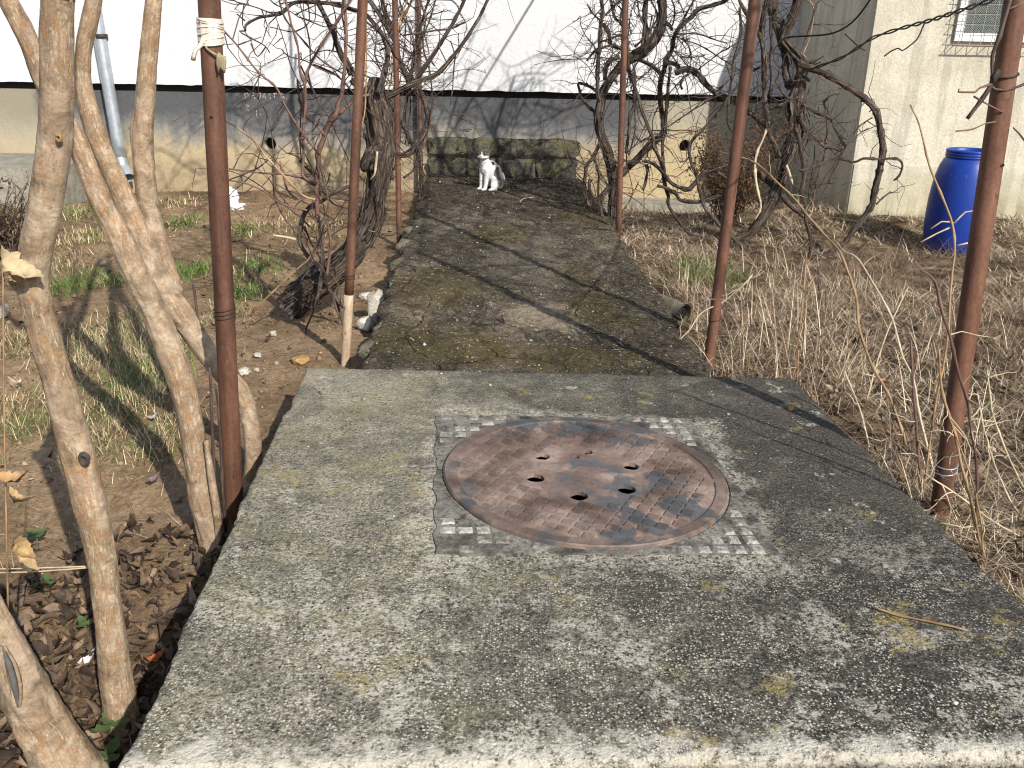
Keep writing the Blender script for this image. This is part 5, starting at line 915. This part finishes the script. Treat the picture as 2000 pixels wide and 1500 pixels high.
# green seedlings
def seedling(px, py, s, lab, n=3):
    g = on_ground(px, py); t = thing('green_seedling', g, lab, 'plant', 'green seedlings')
    mb = MB(); tube(mb, [g - [0, 0, .02], g + [0, 0, .05 * s / .05]], [.0018] * 2, 6, .02); mb.build('stem', m_plain('seedling_stem', (.08, .12, .04)), t)
    for k in range(n):
        a = k * 2 * math.pi / n + px; v, f = leaf_verts(s, s * .8, .5, .12, 8); v = v @ euler(0, -.15, a).T + g + [0, 0, .05 * s / .05]; mb = MB(); mb.add(v, f, None, (.055 + .02 * random.random(), .105, .035)); mb.build('leaf', MAT['leaf'], t)
seedling(222, 1452, .055, 'green three leaved seedling at the foot of the nearest trunk'); seedling(215, 1508, .05, 'green seedling in the bottom corner by the slab'); seedling(92, 1165, .04, 'small green seedling in the leaf litter left of the nearest trunk'); seedling(75, 1068, .04, 'dusty green seedling below the dry leaves', 4); seedling(170, 1240, .035, 'small green seedling touching the nearest trunk')
# white plastic litter
g = on_ground(455, 412); o = thing('plastic_bag', g, 'crumpled white plastic bag lying near the wall behind the front left pole', 'litter'); s = zd(g) / F_PX
for (dx, dz, sx, sz) in ((0, 24, 24, 34), (4, 8, 32, 16)):
    q = rock('crumple', g + np.array([dx * s, 0, dz * s]), (sx * s, sx * s * .8, sz * s), MAT['bag'], o, seed=dx + 1.3, amp=.45, sub=4)
# drain pipe stub beside the path
g = on_ground(1330, 618); o = thing('drain_pipe', g, 'broken dark drain pipe stub sticking out beside the right path edge', 'pipe'); mb = MB(); a = on(1285, 590, -.13); b3 = on(1334, 614, -.15); n = 24
tube(mb, [a, a * .5 + b3 * .5, b3], [.05, .055, .058], n, .03, rough=.05, cap=False); tube(mb, [b3, b3 * .8 + a * .2], [.05, .045], n, .03, cap=False); mb.build('tube', m_stone('old_drain_clay', (.10, .085, .06), (.20, .17, .125), (.06, .09, .03), .5), o); mb = MB(); tube(mb, [b3 * .9 + a * .1, b3 * .85 + a * .15], [.049, .049], n, .03); mb.build('void', MAT['dark'], o)
# rubble beside the path
for px, py, w, h, m, lab in ((737, 598, 34, 62, 'lime', 'tall white limestone chunk leaning on the left path edge'), (716, 578, 26, 14, 'lime', 'flat white stone left of the leaning limestone chunk'), (716, 630, 32, 26, 'lime', 'rough white stone lump left of the path corner'), (708, 690, 15, 14, 'lime', 'small blue white pebble at the foot of the cream painted pole'), (533, 650, 14, 9, 'lime', 'white pebble on the soil in front of the hollow log'), (478, 724, 24, 14, 'lime', 'pale flat stone right of the front left pole'), (588, 702, 36, 14, 'ochre', 'ochre stone half buried left of the slab corner'), (504, 692, 14, 8, 'lime', 'small white stone on the bare soil right of the front left pole'), (502, 722, 10, 7, 'lime', 'tiny pale stone by the pale flat stone'), (284, 696, 18, 14, 'lime', 'pale stone in the grass between the trunks'), (6, 606, 26, 26, 'lime', 'white stone at the left picture edge'), (202, 514, 10, 6, 'lime', 'tiny white pebble in the soil behind the leaning trunk'), (1178, 640, 0, 0, None, None), (590, 600, 14, 22, 'lime', 'white shard inside the hollow log'), (1543, 797, 13, 9, 'ochre', 'small tan pebble on the slab near its right edge')):
    if not m: continue
    p = on(px, py + h * .5, 0, SLX) if 'on the slab' in lab else on_ground(px, py + h * .45); s = zd(p) / F_PX; 
    tag(rock('stone', p + [0, 0, h * s * .4], (w * s, w * s * .8, h * s * 1.05), MAT[m], None, seed=px * .13, rot=random.random() * 3, amp=.34), lab, 'stone', 'stones beside the path')
# broken edge pieces of the path
for px, py, w, dx in ((735, 680, 70, 0), (748, 650, 40, 0), (760, 600, 34, 0), (772, 560, 36, 0), (780, 520, 40, 0), (788, 480, 36, 0), (800, 452, 36, 0), (1262, 590, 26, 0), (1300, 640, 26, 0)):
    p = on(px, py, -.09, SLX); s = zd(p) / F_PX; rock('edge_piece', p, (w * s * .6, w * s * 1.4, .065), MAT['chunk'], path, seed=px * .07, rot=random.gauss(0, .3), amp=.3, sq=.5)
# twig on the slab and stem bits
mb = MB(); P = [on(x, y, .004, SLX) + [0, 0, .004] for x, y in ((1700, 1186), (1745, 1202), (1800, 1214), (1850, 1224), (1889, 1234))]; tube(mb, P, [.0022, .0026, .0024, .0028, .003], 7, .02, nodes=.3); tag(mb.build('twig', MAT['tancane']), 'straight tan twig lying on the right part of the slab', 'twig')
mb = MB(); P = [on(x, y, -.045, SLX) + [0, 0, .008] for x, y in ((1014, 397), (1022, 390), (1040, 386))]; tube(mb, P, [.004, .004, .003], 6, .03, wob=.02); tag(mb.build('twig', MAT['palecane']), 'pale crooked twig on the path in front of the cat', 'twig')
# pale fallen leaves one can pick out
for px, py, L, cl, lab in ((46, 760, .06, (.52, .45, .36), 'pale curled leaf on the bare soil left of the nearest trunk'), (1300, 0, 0, None, None), (290, 955, .05, (.16, .13, .12), 'dark curled leaf in front of the leaning trunk'), (290, 1310, .05, (.33, .10, .035), 'orange red leaf at the slab foot behind the nearest trunk'), (1715, 756, .05, (.40, .22, .13), 'reddish curled leaf among the canes right of the slab'), (155, 1318, .05, (.58, .55, .50), 'narrow white leaf in the litter left of the nearest trunk'), (290, 832, .05, (.30, .26, .25), 'grey purple leaf on the grass between the trunks')):
    if not cl: continue
    g = on_ground(px, py); v, f = leaf_verts(L, L * .55, 2.2, .4, 9); v = v @ euler(.3, -.1, px * .37).T + g + [0, 0, .025]; mb = MB(); mb.add(v, f, None, cl); tag(mb.build('fallen_leaf', MAT['leaf']), lab, 'leaf', 'single fallen leaves')

# brown dry shrub by the wing, left-edge brush
def dry_shrub(bp, ex, n, nl, lab, cl, hh):
    t = thing('dry_shrub', bp, lab, 'shrub', 'dry shrubs'); tip = []
    mb = MB()
    for _ in range(n):
        a = random.uniform(0, 6.28); rr = random.random() ** .5; e = bp + np.array([math.cos(a) * ex[0] * rr, math.sin(a) * ex[1] * rr, hh * random.uniform(.45, 1.0)]); m = (bp + e) / 2 + [random.gauss(0, .05), random.gauss(0, .05), .06]
        C, r = tube(mb, [bp + np.array([random.gauss(0, .06), random.gauss(0, .06), -.03]), m, e], [.005, .0035, .0015], 5, .04, wob=.03); tip += list(C[len(C) // 4:])
    mb.build('stems', MAT['darkcane'], t); V = []; Fq = []; Cc = []; k = 0
    for _ in range(nl):
        p = tip[random.randrange(len(tip))] + np.array([random.gauss(0, .025) for _ in range(3)]); v, f = leaf_verts(random.uniform(.02, .045), random.uniform(.010, .02), 2, .4, 3); v = v @ euler(random.uniform(0, 6), random.uniform(-1, 1.5), random.uniform(0, 6)).T + p
        V.append(v); Fq += [[q + k for q in g] for g in f]; k += len(v); Cc.append(np.tile(np.array(cl) * random.uniform(.5, 1.5), (len(v), 1)))
    o = link('dry_leaves', np_mesh('dry_leaves', np.vstack(V), np.array(Fq), np.vstack(Cc)), MAT['leaf'], t); o['kind'] = 'stuff'
g = on_ground(1420, 432); dry_shrub(g, (.42, .3), 70, 2600, 'brown leafy dry shrub in the shade in front of the plinth by the wing', (.13, .068, .035), .80)
g = on_ground(14, 500); dry_shrub(g, (.30, .25), 50, 500, 'grey brown dry brush at the left picture edge behind the trunks', (.14, .10, .065), .55)

# ================================================================== GRASS, LITTER, PEBBLES
def in_paved(x, y):
    s = (x > -.80 + (3.24 - y) * .07) & (x < 1.14 + (3.39 - y) * .065) & (y > 1.22) & (y < 3.38); p = (x > -.60 - (y - 3.5) * .047) & (x < .87 - (y - 3.5) * .035) & (y >= 3.3); return s | p
def blades(x, y, L, W, lean, cols, bend=.6, lift=0.0):
    n = len(x); z = gzf(x, y); a = rng.uniform(0, 2 * np.pi, n); b = a + rng.normal(0, .6, n); Ln = L; V = np.zeros((n, 7, 3)); t = np.array([0, .38, .72, 1.0]); ww = np.array([1, .85, .55, 0])
    px, py, pz = np.cos(a), np.sin(a), 0
    for k in range(4):
        th = np.clip(lean + bend * t[k], 0, 1.62); 
        if k == 0: cx, cy, cz = x.copy(), y.copy(), z - .005 + lift
        else:
            dt = t[k] - t[k - 1]; cx = cx + np.sin(th) * np.cos(b) * Ln * dt; cy = cy + np.sin(th) * np.sin(b) * Ln * dt; cz = cz + np.cos(th) * Ln * dt
        ox, oy = -np.sin(b) * W * ww[k] / 2, np.cos(b) * W * ww[k] / 2
        if k < 3: V[:, 2 * k] = np.c_[cx - ox, cy - oy, cz]; V[:, 2 * k + 1] = np.c_[cx + ox, cy + oy, cz]
        else: V[:, 6] = np.c_[cx, cy, cz]
    base = (np.arange(n) * 7)[:, None]; F = np.vstack([base + q for q in ([0, 1, 3], [0, 3, 2], [2, 3, 5], [2, 5, 4], [4, 5, 6])]); return V.reshape(-1, 3), F, np.repeat(cols, 7, 0)
def grass(name, parts, lab, cat='grass'):
    V = []; F = []; C = []; k = 0
    for v, f, c in parts: V.append(v); F.append(f + k); C.append(c); k += len(v)
    o = link(name, np_mesh(name, np.vstack(V), np.vstack(F), np.vstack(C)), MAT['grass']); return tag(o, lab, cat, None, 'stuff')
def straw(n, g=0.0):
    u = rng.random(n)[:, None]; c = np.array([.26, .195, .125]) * (1 - u) + np.array([.72, .60, .43]) * u; k = (rng.random(n) < .30)[:, None]; c = np.where(k, np.array([.12, .072, .042]) * (1 + u * .5), c)
    if g: m = (rng.random(n) < g)[:, None]; c = np.where(m, np.array([.085, .13, .03]) * (.6 + .9 * u), c)
    return c
# right: matted straw, thinner and coarser far off
n = 290000; x = rng.uniform(.75, 5.6, n); y = 1.3 + 7.9 * rng.random(n) ** 1.25; cl = fbm(x, y, 1.4, 3); d = fbm(x + 40, y, 4.5, 3)
keep = (~in_paved(x, y)) & (rng.random(n) < np.clip(.5 + 2.0 * cl + 1.8 * d, .05, 1)) & (x < 1.3 + y * .62) & ~((x > WX - .05) & (y > wingY - .02)) & (y < 8.9); x, y = x[keep], y[keep]; n = len(x)
fad = np.clip((y - 5.5) / 2.5, 0, 1)[:, None]
parts = [blades(x, y, rng.uniform(.05, .17, n), rng.uniform(.0016, .0038, n) * np.clip(y / 4, .75, 1.7), np.abs(rng.normal(1.25, .34, n)), straw(n, .02) * (1.12 - .25 * fad), .35)]
n = 6500; x = rng.uniform(.85, 3.4, n); y = rng.uniform(1.6, 6.2, n); k = (~in_paved(x, y)) & (fbm(x + 9, y, 2, 3) > .06) & (x < 1.2 + y * .55); x, y = x[k], y[k]; n = len(x); parts.append(blades(x, y, rng.uniform(.10, .30, n), rng.uniform(.0022, .0040, n), np.abs(rng.normal(.8, .4, n)), straw(n) * 1.05, .5))
n = 900; x = rng.normal(1.25, .13, n); y = rng.uniform(5.5, 6.2, n); k = ~in_paved(x, y); x, y = x[k], y[k]; n = len(x); parts.append(blades(x, y, rng.uniform(.05, .11, n), rng.uniform(.003, .005, n), np.abs(rng.normal(.5, .3, n)), np.tile([.10, .15, .035], (n, 1)) * rng.uniform(.6, 1.4, (n, 1))))
n = 14000; x = rng.uniform(.85, 3.6, n); y = 1.5 + 5.0 * rng.random(n); k = (~in_paved(x, y)) & (x < 1.2 + y * .55) & (fbm(x + 3, y, 2.5, 3) > -.15); x, y = x[k], y[k]; n = len(x); u = rng.random((n, 1)); parts.append(blades(x, y, rng.uniform(.10, .42, n), rng.uniform(.0018, .0034, n), np.clip(rng.normal(1.1, .3, n), .2, 1.5), np.array([.10, .055, .036]) * (1 - u) + np.array([.34, .24, .16]) * u, .25))
n = 420; x = np.r_[rng.uniform(.95, 1.9, n // 2), rng.normal(1.35, .3, n - n // 2)]; y = np.r_[rng.uniform(2.4, 5.2, n // 2), rng.normal(3.9, .5, n - n // 2)]; k = (~in_paved(x, y)) & (x < 1.0 + y * .45); x, y = x[k][::2], y[k][::2]; n = len(x); parts.append(blades(x, y, rng.uniform(.16, .45, n), rng.uniform(.0028, .0045, n), np.abs(rng.normal(.30, .25, n)), straw(n), .25))
grass('dry_grass', parts, 'matted straw coloured dry grass right of the path and slab')
# left: thin tufts, straw and green
parts = []
TUFT = [(-1.05, 4.7, .0), (-.98, 5.2, .6)]
def tuft(px, py, rx, n, green, L=(.03, .10)):
    n = int(n * (1.05 if rx > 55 else 1.3))
    g = on_ground(px, py); s = zd(g) / F_PX; x = rng.normal(g[0], rx * s * .5, n); y = rng.normal(g[1], rx * s * .8, n); k = (~in_paved(x, y)) & (y < 9.0) & (y > 1.2); x, y = x[k], y[k]; m = len(x)
    c = straw(m); gm = (rng.random(m) < green)[:, None]; c = np.where(gm, np.array([.10, .165, .034]) * rng.uniform(.6, 1.5, (m, 1)), c * [1.0, .98, .85]); parts.append(blades(x, y, rng.uniform(*L, m), rng.uniform(.002, .004, m) * max(1, g[1] / 4), np.abs(rng.normal(.6, .4, m)), c))
for a in ((150, 560, 60, 700, .9), (240, 555, 40, 350, .8), (380, 530, 45, 500, .9), (480, 570, 45, 500, .8), (500, 520, 50, 450, .7), (360, 435, 40, 350, .7), (470, 455, 40, 300, .7), (330, 400, 60, 400, .3), (250, 640, 90, 1500, .25), (200, 690, 110, 1800, .25), (280, 740, 80, 1400, .5), (240, 800, 90, 1500, .3), (30, 680, 70, 900, .15), (300, 700, 60, 800, .4), (320, 860, 70, 700, .3), (60, 830, 70, 500, .5), (200, 870, 60, 400, .2), (160, 420, 60, 700, .5), (130, 470, 70, 700, .2), (200, 460, 60, 600, .3), (440, 610, 50, 250, .3), (540, 440, 80, 350, .2), (110, 520, 60, 500, .2), (620, 440, 60, 300, .1), (10, 800, 60, 500, .1)): tuft(*a)
n = 9000; x = rng.uniform(-5.5, -.7, n); y = 2.0 + 6.9 * rng.random(n); k = (~in_paved(x, y)) & (x > -.9 - y * .62) & (rng.random(n) < np.clip(.35 + 1.4 * fbm(x, y, 1.1, 3), .03, 1)); x, y = x[k], y[k]; n = len(x); parts.append(blades(x, y, rng.uniform(.03, .11, n), rng.uniform(.002, .0035, n) * np.clip(y / 4, .8, 1.8), np.abs(rng.normal(1.15, .35, n)), straw(n, .15) * .9))
n = 900; x = rng.uniform(-2.2, -.65, n); y = rng.uniform(1.2, 2.6, n); k = ~in_paved(x, y); x, y = x[k], y[k]; n = len(x); parts.append(blades(x, y, rng.uniform(.04, .14, n), rng.uniform(.0016, .0028, n), np.abs(rng.normal(1.3, .2, n)), straw(n) * .8, .2))
grass('sparse_grass', parts, 'sparse green and straw grass tufts on the bare soil left of the path')
# debris on the path: crumbs of plant litter
n = 700; x = rng.uniform(-.7, .75, n); y = 3.4 + 5.6 * rng.random(n) ** .8; k = (fbm(x, y, 2.1, 3) > 0) & in_paved(x, y); x, y = x[k], y[k]
def gz_save(x, y): return -.05 + SLX * x + .012
_g = gzf; gzf = gz_save; n = len(x); pth = [blades(x, y, rng.uniform(.015, .06, n), rng.uniform(.002, .004, n), np.full(n, 1.5), straw(n) * .9, .1, 0.004)]; gzf = _g; grass('path_litter', pth, 'straw crumbs scattered on the path surface', 'litter')
# leaf litter
def litter(name, xs, ys, zf, size, cols, lab, cat='leaves'):
    V = []; Fq = []; Cc = []; k = 0; zz = zf(xs, ys)
    for x, y, z in zip(xs, ys, zz):
        L = random.uniform(*size); v, f = leaf_verts(L, L * random.uniform(.4, .75), random.uniform(-2.5, 3), random.uniform(-.3, .6), 5); v = v @ euler(random.gauss(0, .5), random.gauss(0, .4), random.uniform(0, 6.28)).T + np.array([x, y, z + random.uniform(.004, .03)])
        V.append(v); Fq += [[q + k for q in g] for g in f]; k += len(v); c = np.array(random.choice(cols)) * random.uniform(.5, 1.4); Cc.append(np.tile(c, (len(v), 1)))
    tag(link(name, np_mesh(name, np.vstack(V), np.array(Fq), np.vstack(Cc), True), MAT['leaf']), lab, cat, None, 'stuff')
brown = [(.070, .044, .028), (.11, .070, .042), (.045, .030, .020), (.15, .10, .065), (.085, .062, .046), (.19, .13, .085)]
n = 7000; x = rng.uniform(-2.1, -.62, n); y = 1.05 + 1.45 * rng.random(n); k = (~in_paved(x, y)) & (rng.random(n) < np.clip(.95 - .9 * (y - 1.7) + .55 * (x + .95) + .5 * fbm(x, y, 2.5, 2), .02, 1)); litter('leaf_litter', x[k], y[k], gzf, (.025, .06), brown, 'dark brown leaf litter between the trunks and the slab')
n = 1000; x = rng.uniform(1.1, 2.6, n); y = 1.5 + 3.2 * rng.random(n); k = (~in_paved(x, y)); litter('leaf_scatter', x[k], y[k], gzf, (.022, .05), brown + [(.30, .22, .15)], 'scattered brown leaves in the dry grass right of the slab')
n = 260; x = rng.uniform(-3.2, -.7, n); y = 2.2 + 5.5 * rng.random(n); k = ~in_paved(x, y); litter('leaf_flecks', x[k], y[k], gzf, (.018, .04), brown + [(.36, .30, .23)], 'few brown leaves scattered over the soil left of the path')
# pebbles and crumbs of soil
def pebbles(name, xs, ys, zf, size, c0, c1, lab):
    o8 = np.array([[1, 0, 0], [-1, 0, 0], [0, 1, 0], [0, -1, 0], [0, 0, 1], [0, 0, -1.]]); f8 = np.array([[0, 2, 4], [2, 1, 4], [1, 3, 4], [3, 0, 4], [2, 0, 5], [1, 2, 5], [3, 1, 5], [0, 3, 5]]); n = len(xs)
    s = rng.uniform(size[0], size[1], n) * (1 + 1.5 * (rng.random(n) < .08)); a = rng.uniform(0, 6.28, n); q = o8[None] * rng.uniform(.6, 1.2, (n, 6, 3)) * s[:, None, None] * np.array([1, 1, .7]); V = np.empty((n, 6, 3)); V[..., 0] = q[..., 0] * np.cos(a)[:, None] - q[..., 1] * np.sin(a)[:, None] + xs[:, None]; V[..., 1] = q[..., 0] * np.sin(a)[:, None] + q[..., 1] * np.cos(a)[:, None] + ys[:, None]; V[..., 2] = q[..., 2] + zf(xs, ys)[:, None] + .3 * s[:, None]
    u = rng.random((n, 1)) ** 1.5; c = np.array(c0) * (1 - u) + np.array(c1) * u; F = (np.arange(n) * 6)[:, None, None] + f8[None]
    tag(link(name, np_mesh(name, V.reshape(-1, 3), F.reshape(-1, 3), np.repeat(c, 6, 0), True), MAT['pebble']), lab, 'pebbles', None, 'stuff')
n = 9000; x = rng.uniform(-5, -.65, n); y = 1.6 + 7.2 * rng.random(n); k = (~in_paved(x, y)) & (x > -.9 - y * .62); pebbles('soil_crumbs', x[k], y[k], gzf, (.003, .009), (.09, .06, .036), (.34, .26, .17), 'crumbs of soil and small pebbles on the ground left of the path')
n = 1300; x = rng.uniform(-.8, .8, n); y = 3.4 + 5.7 * rng.random(n); k = in_paved(x, y); pebbles('path_grit', x[k], y[k], lambda a, b: -.05 + SLX * a + .008 * fbm(a, b, 2.2, 4), (.002, .006), (.05, .042, .034), (.52, .49, .43), 'pale grit and crumbs lying on the path')
n = 500; x = rng.uniform(-.7, 1.1, n); y = 1.3 + 2.0 * rng.random(n); k = in_paved(x, y) & (np.hypot(x - MC[0], y - MC[1]) > .45); pebbles('slab_grit', x[k], y[k], lambda a, b: SLX * a, (.0015, .004), (.16, .15, .13), (.6, .58, .53), 'pale grit scattered on the concrete slab')
